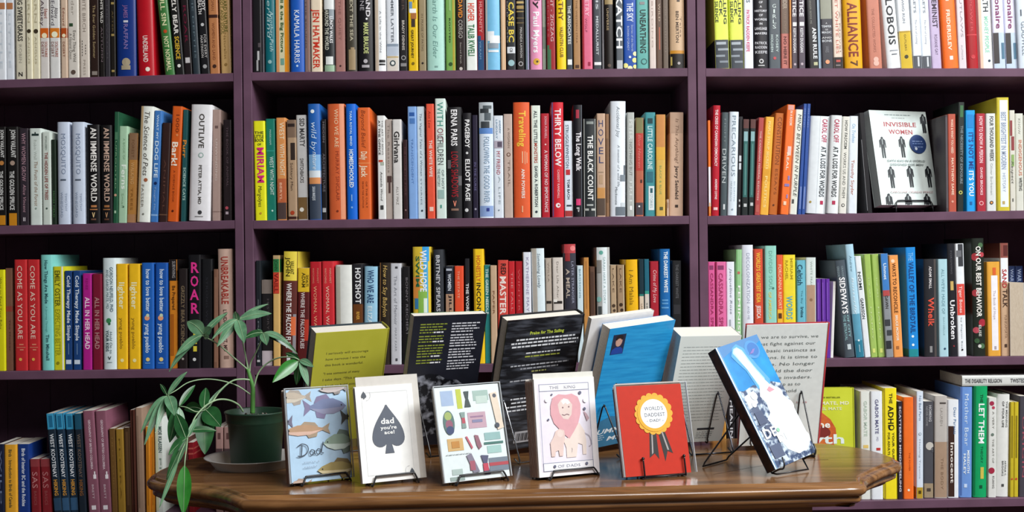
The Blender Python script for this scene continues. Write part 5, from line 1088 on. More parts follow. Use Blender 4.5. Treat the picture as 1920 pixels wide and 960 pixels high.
whitem = noise_mat('pale_mint_cover', 'dfe8e4', 'e4ece8', (1, 1, 1), 20, 0.45)
greypages = noise_mat('grey_page_edges', '8a8078', 'a89e94', (40, 40, 3), 60, 0.8, spec=0.1)
fr, t, cov, pg = display_book(FIT['ruled'], 'thick pale book covered in fine ruled lines, behind the red card', whitem, M('e4e2de'), M('dce4e2'), hard=False)
A = Art(cov, fr)
for i in range(24): A.words(.08, .92, .10 + .030 * i, .0045, '9aa4a4', 400 + i, .08)
A.rect(.55, .865, .84, .885, '3a3e44')
for i in range(4): A.words(.55, .84, .905 + .018 * i, .006, '8a9294', 440 + i, .06)
part(cov, 'cover', t); part(pg, 'page_block', t)
book_easel(fr, 'dark steel wire easel holding the thick pale ruled book', steel, xs=(.1, .76), top=.47, reach=.10)

redm = M('b43a40')
fr, t, cov, pg = display_book(FIT['survive'], 'white backed red hardcover with large grey sentences, behind the tilted book', M('e6edeb'), redm, redm)
A = Art(cov, fr)
for i, (tx, a, b) in enumerate([('we are to survive, we', .18, .87), ('must fight against our', .10, .84), ('our basic instincts as', .10, .85), ('humans. It is time to', .10, .88), ('divine. No longer', .12, .85), ('hold the door', .28, .83), ('for the invaders.', .20, .83), ('So it is up as to', .2, .70), ('us to hold', .3, .66)]):
    A.text(tx, a, b, .098 + .0555 * i, .026, '6f7878')
A.text('it is', .66, .80, .64, .020, 'c07a80')
part(cov, 'cover', t); part(pg, 'page_block', t)
book_easel(fr, 'black wire easel holding the white backed red hardcover', xs=(.15, .70), top=.44, reach=.09)

# ---- front row: greeting cards on easels
sleeve_m = bpy.data.materials.new('clear_plastic_sleeve'); sleeve_m.use_nodes = True
_n, _l = sleeve_m.node_tree.nodes, sleeve_m.node_tree.links
_n.remove(_n['Principled BSDF']); _o = _n['Material Output']
_t = _n.new('ShaderNodeBsdfTransparent'); _t.inputs[0].default_value = (.94, .95, .96, 1)
_g = _n.new('ShaderNodeBsdfGlossy'); _g.inputs['Roughness'].default_value = .12
_x = _n.new('ShaderNodeMixShader'); _x.inputs[0].default_value = .035
_l.new(_t.outputs[0], _x.inputs[1]); _l.new(_g.outputs[0], _x.inputs[2]); _l.new(_x.outputs[0], _o.inputs[0])
seam_m = bpy.data.materials.new('sleeve_seam'); seam_m.use_nodes = True
_n, _l = seam_m.node_tree.nodes, seam_m.node_tree.links
_p = _n['Principled BSDF']; _p.inputs['Base Color'].default_value = (.85, .88, .9, 1); _p.inputs['Roughness'].default_value = .2; _p.inputs['Alpha'].default_value = .55

kraft = noise_mat('kraft_paper', 'a8988a', 'b8a898', (1, 1, 1), 60, 0.8)
pale_env = M('cfcac2', 0.7, 0.2)
brown_edge = noise_mat('brown_card_stock', '7a5444', '8f6654', (1, 1, 1), 40, 0.8)
CARD_GROUP = 'greeting cards on easels along the front of the table'
def card(q, label, face, env=None, env_m=None, sleeve=None, n_behind=0, behind=None, bg='greeting cards stacked behind the front card', blabel=None, stock='ebeae6'):
    """env: (x0, x1, y0, y1) margins of the envelope round the card, metres"""
    fr = frame(q); w, h = fr.w, fr.h
    t = thing('greeting_card', fr(w / 2, 0, 0), label, 'card', CARD_GROUP)
    mb = MB(); g = lambda x, y, z: fr(x, y, z)
    # a folded card: two leaves joined at the left
    mb.box(g, 0, w, 0, h, -.0006, 0, face); mb.box(g, 0, w, 0, h, -.0018, -.0012, M(stock)); mb.box(g, 0, .0006, 0, h, -.0012, -.0006, M(stock))
    z = -.0024
    if env:
        e = MB(); e.box(g, env[0], w + env[1], env[2], h + env[3], z - .0012, z, env_m)
        e.poly([g(w / 2, h * .55, z - .0014), g(env[0], h + env[3], z - .0014), g(w + env[1], h + env[3], z - .0014)], env_m)
        z -= .0018
    if sleeve:
        s = MB(); a, b, c, d = sleeve
        s.poly([g(-a, -c, .0016), g(w + b, -c, .0016), g(w + b, h + d, .0016), g(-a, h + d, .0016)], sleeve_m)
        s.poly([g(-a, -c, z - .0006), g(w + b, -c, z - .0006), g(w + b, h + d, z - .0006), g(-a, h + d, z - .0006)], sleeve_m)
        s.box(g, -a, -a + .0012, -c, h + d, z, .0014, seam_m); s.box(g, w + b - .0012, w + b, -c, h + d, z, .0014, seam_m)
        s.box(g, -a + .0012, w + b - .0012, h + d - .0012, h + d, z, .0014, seam_m)
        z -= .0014
    def finish():
        part(mb, 'card', t)
        if env: part(e, 'envelope', t)
        if sleeve: part(s, 'plastic_sleeve', t)
    zz = z - .0006
    root = None
    for i in range(n_behind):
        step = (q[7] + zz) / max(1, n_behind) if q[7] + zz > .002 * n_behind else .0026
        z0 = zz - i * step
        if root is None:
            root = thing('greeting_card', fr(w / 2, 0, z0), blabel, 'card', bg)
            b1 = MB(); b1.box(g, 0.0, w - .004, 0, h + .001, z0 - .0010, z0, M(behind[0])); part(b1, 'card', root)
            b2 = MB(); b2.box(g, -.0006, w - .003, 0, h - .003, z0 - .0021, z0 - .0012, behind[1]); part(b2, 'envelope', root)
            first = z0
        else:
            r2 = root.copy(); COL.objects.link(r2); r2.location = root.location + fr.N * (z0 - first); _org[r2.name] = r2.location.copy()
            for ch in list(root.children):
                c2 = ch.copy(); COL.objects.link(c2); c2.parent = r2
        last = z0 - .0022
    return fr, mb, finish, (-(last) if n_behind else -z)

# fish card
fr, mb, fin, dep = card(FIT['fish'], 'pale blue card with swimming fish and the word Dad', M('bcd8ee', .4), sleeve=(.003, .004, .0, .003), n_behind=5, behind=('d8c8bc', brown_edge), blabel='brown edged greeting card stacked behind the fish card', bg='cards stacked behind the fish card')
A = Art(mb, fr)
def fish(u, v, L, H, c1, c2, c3, head=-1, cut=None):
    """head = -1: head to the left"""
    f = lambda x, y: (u - head * x * L / -2 if False else u + (-head) * x * L / 2 * -1 * -1, v + y * H / 2)
    g = lambda pts: [(min(1, max(0, a)), min(1, max(0, b))) for a, b in [f(x, y) for x, y in pts]]
    A.poly(g([(.62, -.12), (1, -.75), (.92, 0), (1, .75), (.62, .12)]), c3)                       # tail
    A.poly(g([(-.3, -.6), (-.1, -1.15), (.35, -.95), (.5, -.35)]), c3); A.poly(g([(-.05, .6), (.05, 1.1), (.4, .95), (.45, .4)]), c3)
    A.poly(g([(-1, .05), (-.8, -.35), (-.4, -.72), (.1, -.7), (.5, -.3), (.7, -.14), (.7, .14), (.5, .32), (.1, .66), (-.4, .7), (-.8, .42)]), c1)
    A.poly(g([(-1, .05), (-.75, .12), (.2, .22), (.65, .08), (.5, .32), (.1, .66), (-.4, .7), (-.8, .42)]), c2)
    A.disc(*g([(-.78, -.06)])[0], .012, '2a2a2e')
fish(.10, .085, .62, .16, 'c8b8a4', 'd8ccb8', 'b0a498', -1)
fish(.62, .205, .72, .24, '7f88aa', '9a9ab4', '8a80a0', 1)
fish(-.12, .345, .40, .2, '707080', '8a8490', '7a7488', -1)
fish(.30, .445, .76, .16, 'c09a78', 'd8b4a0', 'b09a80', -1)
fish(1.14, .335, .54, .22, '5a5c58', '6a6a66', '4c4c4a', 1)
fish(.86, .60, .62, .24, '8ba090', 'c4d4cc', '6c7c74', -1)
fish(.80, .885, .76, .20, '9a8a58', 'c8b890', '7a6a48', -1)
fish(.78, .015, .5, .12, 'b0a4a0', 'c0b4b0', '908884', -1)
fish(.12, 1.01, .4, .1, 'b8a090', 'c8b4a4', 'a08878', -1)
A.stroke([(.19, .60), (.185, .65), (.17, .715)], .016, '3c4450')
A.stroke([(.12, .615), (.19, .59), (.27, .61), (.29, .655), (.25, .70), (.17, .72), (.11, .715)], .014, '3c4450')
A.stroke([(.385, .67), (.34, .66), (.315, .69), (.33, .715), (.37, .705), (.39, .67), (.385, .70), (.41, .712)], .013, '3c4450')
A.stroke([(.50, .67), (.45, .655), (.42, .685), (.435, .712), (.48, .70), (.52, .64), (.54, .585), (.515, .65), (.505, .70), (.54, .705)], .013, '3c4450')
A.text("you're a", .20, .46, .785, .022, '8a98a8'); A.text('catch!', .20, .42, .838, .022, '8a98a8')
fin(); card_easel(fr, dep + .004, 'black wire easel under the fish card')

# spade card
fr, mb, fin, dep = card(FIT['spade'], 'white playing card style greeting with a grey spade', M('eeeeea', .5), env=(.003, .012, .0, .016), env_m=pale_env, n_behind=2, behind=('c8c0b4', kraft), blabel='grey kraft card tucked behind the spade card', bg='cards tucked behind the spade card')
A = Art(mb, fr)
ln = 'd4d6d6'
for a, b, c, d in ((.10, .08, .105, .93), (.90, .07, .905, .90), (.10, .925, .88, .93), (.14, .065, .90, .07)): A.rect(a, b, c, d, ln)
def spade(u, v, s, col):
    k = s * fr.w / fr.h
    pts = []
    for i in range(13):
        t = i / 12
        pts.append((u + s * (.02 + .50 * math.sin(t * math.pi / 2) ** 1.15), v - .62 * k + 1.02 * k * t))
    for i in range(1, 9):
        a = math.pi * i / 9; pts.append((u + s * (.27 + .25 * math.cos(a)), v + .40 * k + .26 * k * math.sin(a)))
    pts.append((u + s * .04, v + .42 * k))
    pts += [(2 * u - a, b) for a, b in reversed(pts)]
    A.poly(pts, col)
    A.poly([(u - .05 * s, v + .40 * k), (u - .15 * s, v + .86 * k), (u + .15 * s, v + .86 * k), (u + .05 * s, v + .40 * k)], col)
spade(.51, .42, .54, '565c68')
A.text('dad', .395, .635, .375, .060, 'f0f0ec', 'b'); A.text("you're", .385, .665, .445, .036, 'f0f0ec', 'b'); A.text('ace!', .44, .625, .495, .036, 'f0f0ec', 'b')
spade(.14, .085, .085, '4a5058'); spade(.865, .915, .075, '4a5058')
A.stroke([(.25, .06), (.255, .10), (.23, .135), (.18, .15)], .006, 'd0d2d2'); A.stroke([(.76, .94), (.755, .90), (.78, .87), (.83, .86)], .006, 'd0d2d2')
fin(); card_easel(fr, dep + .004, 'black wire easel under the spade card')

# tackle collage card
fr, mb, fin, dep = card(FIT['collage'], 'white card with rows of colourful fishing lures and tickets', M('e8f0ee', .4), sleeve=(.002, .004, .0, .003), n_behind=3, behind=('dcdcd8', pale_env), blabel='white card stacked behind the fishing lure card', bg='cards stacked behind the fishing lure card')
A = Art(mb, fr)
for a, b, c, d, col in ((.08, .04, .27, .20, 'a8bcd8'), (.32, .03, .40, .24, 'c4cc40'), (.58, .06, .82, .17, 'a8c0b4'), (.62, .12, .80, .20, 'c8d8cc'), (.46, .29, .74, .46, 'c8a4b0'), (.10, .55, .34, .68, 'd8b070'), (.68, .52, .93, .60, '98bcb8'), (.70, .66, .92, .74, 'a8ccc4'), (.12, .87, .28, .93, 'b4c4bc'), (.70, .79, 1, .93, '7a8490'), (.08, .95, .3, .99, '98a8a0')): A.rect(a, b, c, d, col)
A.rect(.50, .33, .70, .345, 'a07a98'); A.rect(.52, .37, .68, .40, '8a88a8'); A.rect(.16, .58, .28, .65, 'c88a3a'); A.rect(.70, .84, 1, .875, 'b84850'); A.rect(.66, .62, .96, .645, '4a7a70')
A.poly([(.44, .06), (.52, .06), (.50, .14), (.53, .23), (.43, .23), (.46, .14)], '3c4a48')
A.disc(.16, .38, .085, '5a7a74', .13); A.disc(.155, .31, .055, 'a8b868', .045); A.disc(.16, .40, .055, '9a5a70', .05); A.disc(.165, .46, .06, '3a4870', .045)
A.poly([(.34, .28), (.42, .28), (.41, .35), (.42, .45), (.35, .45), (.36, .35)], '8aa098'); A.rect(.36, .34, .41, .40, 'b84858')
A.poly([(.38, .54), (.41, .54), (.48, .66), (.46, .68)], 'b85868'); A.poly([(.52, .53), (.58, .54), (.62, .66), (.57, .69), (.54, .64)], '8a5a68')
A.poly([(.36, .74), (.44, .72), (.54, .92), (.44, .93)], '7a7484'); A.rect(.40, .80, .48, .90, '9a5060')
A.poly([(.58, .75), (.70, .76), (.67, .84), (.70, .96), (.60, .96), (.61, .84)], '4a4c68'); A.rect(.60, .84, .68, .92, 'b83c50')
A.poly([(.84, .10), (.95, .09), (1, .48), (.90, .50)], 'd8c8b4'); A.disc(.91, .13, .03, '4a4c58'); A.disc(.90, .45, .035, '3c4450', .028)
A.words(.06, .44, .715, .008, 'b8c0c0', 7, .02)
fin(); card_easel(fr, dep + .004, 'black wire easel under the fishing lure card')

# lion card
fr, mb, fin, dep = card(FIT['lion'], 'cream card with a pink maned lion and cub in a frame', M('ece8ea', .75, .15), env=(.0, .0, .0, .0095), env_m=M('d6d4ca', .7), n_behind=6, behind=('d8d0c8', brown_edge), blabel='brown edged greeting card stacked behind the lion card', bg='cards stacked behind the lion card')
A = Art(mb, fr)
def fram(a, b, c, d, col, lw=.008):
    k = lw * fr.w / fr.h
    A.rect(a, b, a + lw, d, col); A.rect(c - lw, b, c, d, col); A.rect(a, b, c, b + k, col); A.rect(a, d - k, c, d, col)
A.rect(.05, .045, .90, .95, 'e6e0ea'); fram(.07, .055, .90, .945, '8a90a4'); A.rect(.08, .060, .89, .125, 'eeecee'); fram(.07, .055, .90, .13, '8a90a4'); A.rect(.08, .865, .89, .94, 'eeecee'); fram(.07, .86, .90, .945, '8a90a4')
A.text('THE', .24, .40, .092, .032, 'a8aab4'); A.text('KING', .48, .68, .092, .032, 'a8aab4'); A.text('OF DADS', .30, .68, .902, .030, '8c90a0')
body, mane = 'e6d6cc', 'dca6ac'
A.poly([(.50, .62), (.62, .50), (.70, .47), (.78, .56), (.80, .66), (.79, .80), (.73, .80), (.73, .70), (.66, .68), (.62, .82), (.53, .82), (.56, .74)], body)
A.poly([(.41, .62), (.56, .62), (.54, .82), (.46, .82), (.46, .72)], body)
A.poly([(.24, .28), (.28, .20), (.38, .165), (.50, .175), (.60, .165), (.70, .20), (.74, .28), (.73, .38), (.68, .48), (.60, .56), (.52, .63), (.44, .58), (.36, .52), (.28, .46), (.235, .37)], mane)
A.poly([(.36, .27), (.42, .22), (.54, .22), (.60, .28), (.58, .38), (.52, .43), (.44, .42), (.38, .36)], 'e0ccc4')
A.poly([(.42, .24), (.46, .21), (.52, .22), (.57, .26), (.52, .275), (.49, .255), (.45, .275)], 'f0eae8')
A.disc(.44, .305, .012, '8a6a70'); A.disc(.54, .30, .012, '8a6a70'); A.stroke([(.42, .375), (.46, .385), (.50, .375), (.54, .385)], .012, '8a6a70')
A.poly([(.21, .80), (.20, .66), (.26, .60), (.30, .54), (.36, .52), (.44, .54), (.45, .62), (.42, .68), (.40, .80), (.34, .80), (.33, .74), (.28, .75), (.27, .80)], 'e0c8c0')
A.disc(.37, .57, .05, 'e8d4cc')
A.stroke([(.78, .58), (.86, .62), (.88, .70), (.84, .72)], .008, 'a8a0ac'); A.poly([(.78, .35), (.83, .38), (.87, .43), (.83, .46), (.80, .40)], 'c0a0a8')
for u, v, r in ((.27, .165, .014), (.74, .16, .024), (.80, .33, .022), (.19, .42, .016), (.25, .90, .022), (.78, .895, .022)): A.disc(u, v, r, '6a6c80')
A.disc(.18, .22, .03, 'f0eef2'); A.disc(.82, .24, .035, 'f0eef2')
fin(); card_easel(fr, dep + .003, 'black wire easel under the lion card')

# red rosette card
fr, mb, fin, dep = card(FIT['red'], 'bright red card with a yellow rosette and dark ribbons', M('cc3018', .55, .25), env=(.0, .0, .0, .005), env_m=kraft, sleeve=(.003, .011, .0, .0035), n_behind=4, behind=('dcd4d0', M('7a6a70', .7)), blabel='white card in a clear sleeve stacked behind the red card', bg='cards stacked behind the red card')
A = Art(mb, fr)
A.poly([(.505, .50), (.60, .50), (.60, .80), (.53, .765), (.46, .83)], '3a3434') if False else None
A.poly([(.43, .52), (.53, .52), (.535, .83), (.475, .765), (.39, .81)], '38322f'); A.poly([(.56, .52), (.655, .50), (.755, .775), (.675, .745), (.625, .86)], '38322f')
A.poly([(.455, .54), (.475, .54), (.455, .755), (.43, .775)], 'b0a8a4'); A.poly([(.61, .53), (.63, .525), (.70, .735), (.675, .735)], 'b0a8a4')
k = fr.w / fr.h
for i in range(18):
    a = 2 * math.pi * i / 18; A.disc(.525 + .245 * math.cos(a), .325 + .245 * k * math.sin(a), .052, 'f0b434', n=14)
A.disc(.525, .325, .250, 'f0b030', n=40); A.disc(.525, .325, .205, 'e8ecf0', n=40)
A.text("WORLD'S", .385, .675, .265, .042, '3c3a40', '-'); A.text('DADDEST', .375, .695, .335, .042, '3c3a40', '-'); A.text('- DAD! -', .40, .665, .40, .032, '3c3a40', '-')
fin(); card_easel(fr, dep + .004, 'black wire easel with ball tipped hooks under the red card', posts=True)

# the tilted paperback of a launching rocket
sky = noise_mat('blue_sky_cover', '1c62a8', '2c9fdc', (1, 1, 1), 14, 0.22, ramp=(.3, .7), coat=.0)
smoke = noise_mat('white_smoke_print', 'dceaf2', 'f4f8fa', (1, 1, 1), 40, 0.25, coat=.0)
steelm = noise_mat('dark_gantry_print', '3c4c6c', 'c4d2de', (1, 1, 1), 110, 0.25, ramp=(.45, .62), coat=.0)
spm = noise_mat('dark_brown_spine', '16141a', '4a3028', (1, 1, 1), 60, 0.4, ramp=(.45, .75))
fr, t, cov, pg = display_book(FIT['rocket'], 'thick paperback with a white rocket plume on blue, tilted on an easel', sky, M('20344a'), spm, hard=False, spine_side='L', group='books displayed on easels')
A = Art(cov, fr)
A.poly([(0, 0), (.45, 0), (.85, .0), (1, 0), (1, .05), (.7, .10), (.3, .06), (0, .10)], '3a78b0')
A.poly([(0, .36), (.15, .38), (.4, .36), (.6, .40), (.8, .38), (1, .42), (1, 1), (0, 1)], steelm)
A.poly([(.10, .42), (.35, .40), (.32, .50), (.10, .52)], 'dce6ec'); A.poly([(.12, .53), (.28, .52), (.28, .60), (.36, .66), (.14, .68)], '44506c')
glow = noise_mat('pale_blue_haze', '8cc4e6', 'bfe0f0', (1, 1, 1), 30, 0.25, coat=.0)
A.poly([(.24, .10), (.34, .04), (.46, .02), (.58, .07), (.68, .22), (.80, .36), (.72, .42), (.46, .40), (.40, .24), (.30, .16)], '4a9ad4')
A.disc(.74, .10, .16, '3c86c2', .075); A.disc(.76, .10, .12, '1f68b0', .055)
A.poly([(.30, .08), (.36, .05), (.44, .045), (.52, .08), (.60, .22), (.70, .34), (.62, .40), (.50, .40), (.44, .24), (.36, .15)], glow)
A.poly([(.34, .08), (.40, .055), (.47, .07), (.56, .20), (.66, .33), (.74, .40), (.84, .44), (.92, .52), (1, .58), (1, .90), (.84, .96), (.60, .95), (.46, .90), (.38, .80), (.40, .70), (.34, .64), (.46, .60), (.48, .52), (.42, .46), (.52, .38), (.44, .24), (.38, .14)], smoke)
for u, v, r in ((.82, .48, .10), (.90, .60, .12), (.70, .44, .09), (.46, .64, .07), (.52, .82, .10), (.92, .86, .10), (.66, .92, .09), (.30, .44, .07), (.22, .50, .05)): A.disc(u, v, r, smoke)
A.poly([(.62, .43), (.70, .41), (.78, .45), (.66, .455)], 'c88a98'); A.poly([(.63, .13), (.74, .10), (.80, .10), (.72, .13)], '7a6ab0')
A.poly([(0, 0), (.03, 0), (.03, 1), (0, 1)], 'c8dcec'); A.poly([(.04, 0), (.05, 0), (.05, 1), (.04, 1)], '7ab0dc')
A.rect(.13, .56, .30, .66, '3a4664'); A.rect(.20, .68, .36, .75, '3a4664'); A.rect(.10, .83, .34, .93, '44506c')
A.text('DE', .10, .40, .735, .075, 'f4f8fa', 'b'); A.text('DE', .34, .62, .80, .06, 'eef4f8', 'b'); A.disc(.44, .74, .035, '8ac0a0')
part(cov, 'cover', t); part(pg, 'page_block', t)
te = thing('wire_easel', T(1400, 880, RW), 'black wire easel carrying the tilted rocket book', 'easel', 'small wire easels on the table')
mb = MB(); n_ = lambda x, y, n: fr(x, y, n)
for x in (.12, .88):
    x = x * fr.w
    p = n_(x, -.0018, 0)
    mb.tube([n_(x, -.002, -fr.th - .003), n_(x, -.002, -.004), n_(x + .002, -.0035, .004), n_(x + .006, .004, .0075), n_(x + .009, .014, .006)], RW, wire, sm=4)
part(mb, 'lip', te)
mb = MB()
for x, hh in ((.12, .55), (.88, .55)):
    x = x * fr.w
    mb.tube([n_(x, -.002, -fr.th - .003), n_(x, hh * fr.h, -fr.th - .003)], RW, wire, sm=1)
mb.tube([n_(.12 * fr.w, hh * fr.h, -fr.th - .003), n_(.88 * fr.w, hh * fr.h, -fr.th - .003)], RW, wire, sm=1)
part(mb, 'back_frame', te)
mb = MB()
a0, a1 = T(1318, 875, RW), T(1362, 863, RW)
mb.tube([n_(.12 * fr.w, hh * fr.h * .9, -fr.th - .006), a0 + Vector((.003, -.001, .007)), a0 + Vector((.001, 0, .0018)), a0 + Vector((0, 0, .0006)), a1 + Vector((0, 0, .0006)), a1 + Vector((.001, 0, .0018)), a1 + Vector((.004, -.001, .007)), n_(.5 * fr.w, .35 * fr.h, -fr.th - .006)], RW, wire, sm=1)
mb.tube([n_(.12 * fr.w, -.002, -fr.th - .003), onT(n_(.12 * fr.w, -.012, -fr.th + .004)) + Vector((0, 0, .002)), onT(n_(.88 * fr.w, -.012, -fr.th + .004)) + Vector((0, 0, .002)), n_(.88 * fr.w, -.002, -fr.th - .003)], RW, wire, sm=1)
part(mb, 'rear_leg', te)

# ---------------------------------------------------------------- potted plant on its saucer
PC = Vector((-.467, 2.172))
sau_m = bpy.data.materials.new('clear_grey_plastic'); sau_m.use_nodes = True
_p = sau_m.node_tree.nodes['Principled BSDF']; _p.inputs['Base Color'].default_value = (.55, .53, .50, 1); _p.inputs['Roughness'].default_value = .22; _p.inputs['Alpha'].default_value = .72
mb = MB(); sc_ = (PC.x - .006, PC.y - .002, TZ)
mb.lathe(sc_, [(.001, .0002), (.064, .0002), (.066, .0008), (.078, .0165), (.0845, .0185), (.086, .0195), (.0845, .0203), (.077, .0185), (.064, .0026), (.001, .0022)], sau_m, 64)
so = mb.build('saucer', None, (sc_[0], sc_[1], TZ))
tag(so, 'shallow clear grey plastic saucer under the green flowerpot', 'saucer')
plant = thing('potted_plant', (PC.x, PC.y, TZ + .0027), 'leafy green houseplant with drooping palm-shaped leaves in a dark green nursery pot', 'plant')
potm = noise_mat('dark_green_plastic', '1d3427', '24402e', (1, 1, 1), 10, 0.42)
pz = TZ + .0028
mb = MB(); mb.lathe((PC.x, PC.y, pz), [(.001, 0), (.042, 0), (.0445, .002), (.0495, .076), (.0515, .078), (.0525, .081), (.0535, .094), (.0555, .0955), (.0560, .0975), (.0545, .0985), (.0525, .097), (.0515, .084), (.049, .08), (.001, .08)], potm, 64)
part(mb, 'pot', plant)
soilm = noise_mat('potting_soil', '1a120d', '4a3a30', (1, 1, 1), 160, 0.95, ramp=(.4, .7), bump=.6)
mb = MB(); mb.lathe((PC.x, PC.y, pz), [(.001, .0875), (.02, .0885), (.04, .087), (.0513, .0855), (.0513, .082), (.001, .082)], soilm, 40)
rnd = random.Random(4)
for i in range(26):
    a, r = rnd.random() * 6.28, .046 * rnd.random() ** .5
    mb.ball((PC.x + r * math.cos(a), PC.y + r * math.sin(a), pz + .088), .0018 + .0016 * rnd.random(), soilm if i % 3 else M('8a8078', .9), 7)
part(mb, 'soil', plant)
stemm = noise_mat('green_stem', '3f7a34', '5c9448', (1, 1, 1), 30, 0.45)
petm = noise_mat('pale_petiole', '7d9a72', '9ab48c', (1, 1, 1), 30, 0.45)
def leaf_mat(name, c1, c2):
    m = noise_mat(name, c1, c2, (1, 1, 1), 45, 0.33, spec=.5)
    b = m.node_tree.nodes['Principled BSDF']; b.inputs['Subsurface Weight'].default_value = 0.08; b.inputs['Subsurface Radius'].default_value = (.004, .006, .002)
    return m
leaf_lit = leaf_mat('lit_green_leaf', '4f7a58', '6a9672')  # leaf green as it looks in the light
leaf_shaded = leaf_mat('shaded_green_leaf', '1c4a24', '2c6434')  # same leaves, with shade put into the green
leaf_backlit = leaf_mat('backlit_green_leaf', '1f6a1c', '2f7c28')  # same leaves again, backlit glow put into the green
d0 = PC.y
mb = MB()
stem_pts = [W(473.5, 775, d0), W(474, 750, d0), W(474, 727, d0), W(469, 708, d0), W(464.5, 692, d0)]
mb.tube(stem_pts, .0045, stemm, 10, 6, .0032)
part(mb, 'stem', plant)
def blade(b, t, wd, mat, droop=.12, fold=.22, twist=0.0, tipw=1.0):
    """one leaflet from base b to tip t"""
    b, t = Vector(b), Vector(t); L = t - b; ln = L.length
    vw = Vector((0, 0, EYE)) - (b + t) / 2; vw.normalize()
    s = L.cross(vw); 
    if s.length < 1e-5: s = Vector((1, 0, 0))
    s.normalize(); nrm = s.cross(L).normalized()
    s = (s * math.cos(twist) + nrm * math.sin(twist)).normalized(); nrm = s.cross(L).normalized()
    if nrm.dot(vw) < 0: nrm = -nrm
    n = 10; vs = []; fs = []
    for i in range(n + 1):
        u = i / n
        hw = wd / 2 * (math.sin(math.pi * u ** .85) ** .75) * (1 - .12 * u) if 0 < i < n else .0004
        c = b + L * u + Vector((0, 0, 1)) * (droop * ln * (4 * u * (1 - u)) * .5) + nrm * (-.10 * ln * u * u * 0)
        for j, k in ((-1, 1), (-.5, .45), (0, 0), (.5, .45), (1, 1)):
            vs.append(c + s * (hw * j) + nrm * (hw * fold * k))
    for i in range(n):
        for j in range(4): fs.append((i * 5 + j, i * 5 + j + 1, i * 5 + 6 + j, i * 5 + 5 + j))
    o = MB(); o.add(vs, fs, mat, True)
    # thickness
    o2 = [v - nrm * .0005 for v in vs]; o.add(o2, [f[::-1] for f in fs], mat, True)
    mid = [b + L * u + Vector((0, 0, 1)) * (droop * ln * (4 * u * (1 - u)) * .5) + nrm * .0003 for u in (0, .25, .5, .75, .97)]
    o.tube(mid, .0007, petm, 5, 3, .0003)
    return o
def frond(pet, d_of, leaflets, pr=.0016):
    """pet: pixel path (x, y, d) of the leaf stalk; leaflets: (x0, y0, d0, x1, y1, d1, width px, material, droop, twist)"""
    m = MB(); pts = [W(*p) for p in pet]; m.tube(pts, pr, petm, 7, 5, pr * .7)
    lf = part(m, 'leaf', plant)
    for (x0, y0, e0, x1, y1, e1, wp, mat, dr, tw) in leaflets:
        o = blade(W(x0, y0, e0), W(x1, y1, e1), wp / F * e0 * 1.05, mat, dr, .2, tw)
        ob = o.build('leaflet', lf, parent_origin(plant)); ob.location = (0, 0, 0)
A_, B_, C_ = leaf_lit, leaf_shaded, leaf_backlit
d = d0
frond([(464.5, 693, d), (440, 672, d - .01), (408, 645, d - .02), (379, 629, d - .03)], 0, [
    (381, 627, d - .03, 351, 603, d - .05, 27, A_, .25, .2),
    (378, 628, d - .03, 329, 668, d - .06, 18, A_, .15, .5),
    (379, 629, d - .03, 317, 697, d - .05, 15, A_, .22, -.4),
    (380, 628, d - .03, 427, 586, d - .01, 13, A_, .1, .6),
    (383, 627, d - .03, 397, 614, d - .04, 17, A_, .1, .3),
    (383, 630, d - .03, 392, 631, d - .06, 12, A_, 0, .0)])
frond([(465, 692, d), (461, 670, d), (456, 645, d - .01), (450, 612, d - .02), (446, 599, d - .02)], 0, [
    (446, 599, d - .02, 397, 637, d - .06, 12, A_, .22, .4),
    (446, 600, d - .02, 407, 650, d - .05, 17, A_, .12, .3),
    (445, 602, d - .02, 441, 584, d - .03, 13, A_, .1, .3),
    (446, 600, d - .02, 458, 643, d - .06, 22, A_, .1, .1),
    (447, 599, d - .02, 509, 588, d - .01, 17, A_, .12, .35),
    (449, 598, d - .02, 503, 570, d + .01, 9, A_, .1, .6)])
frond([(468, 698, d), (470, 680, d), (480, 660, d - .01), (491, 634, d - .02), (493, 625, d - .02)], 0, [
    (493, 624, d - .02, 456, 635, d - .05, 14, B_, .18, .4),
    (493, 625, d - .02, 500, 647, d - .06, 17, A_, .05, .1),
    (494, 624, d - .02, 543, 645, d - .02, 13, A_, .18, .4),
    (495, 627, d - .02, 558, 664, d + .0, 14, B_, .22, .3),
    (492, 624, d - .02, 483, 617, d - .03, 6, A_, 0, 0)])
frond([(476, 727, d), (484, 700, d), (500, 682, d), (522, 671, d - .01), (548, 670, d - .02), (561, 675, d - .02)], 0, [
    (559, 677, d - .02, 511, 717, d - .06, 24, C_, .12, .1),
    (562, 675, d - .02, 588, 688, d - .03, 13, A_, .1, .2),
    (563, 677, d - .02, 578, 724, d - .04, 15, A_, .02, .4),
    (561, 676, d - .02, 556, 722, d - .0, 16, B_, .05, .2),
    (562, 675, d - .02, 535, 662, d - .01, 12, B_, .1, .2)])
frond([(472, 713, d), (455, 711, d - .01), (436, 714, d - .03), (416, 729, d - .05), (402, 748, d - .06), (391, 764, d - .07), (382, 768, d - .07)], 0, [
    (384, 767, d - .07, 414, 800, d - .09, 36, B_, .06, .0),
    (382, 768, d - .07, 386, 727, d - .03, 20, B_, .1, .3),
    (380, 768, d - .07, 345, 768, d - .05, 22, B_, .2, .2),
    (383, 768, d - .07, 384, 852, d - .09, 36, B_, .0, .1),
    (383, 767, d - .07, 428, 720, d - .02, 6, A_, .1, .3)], .0017)
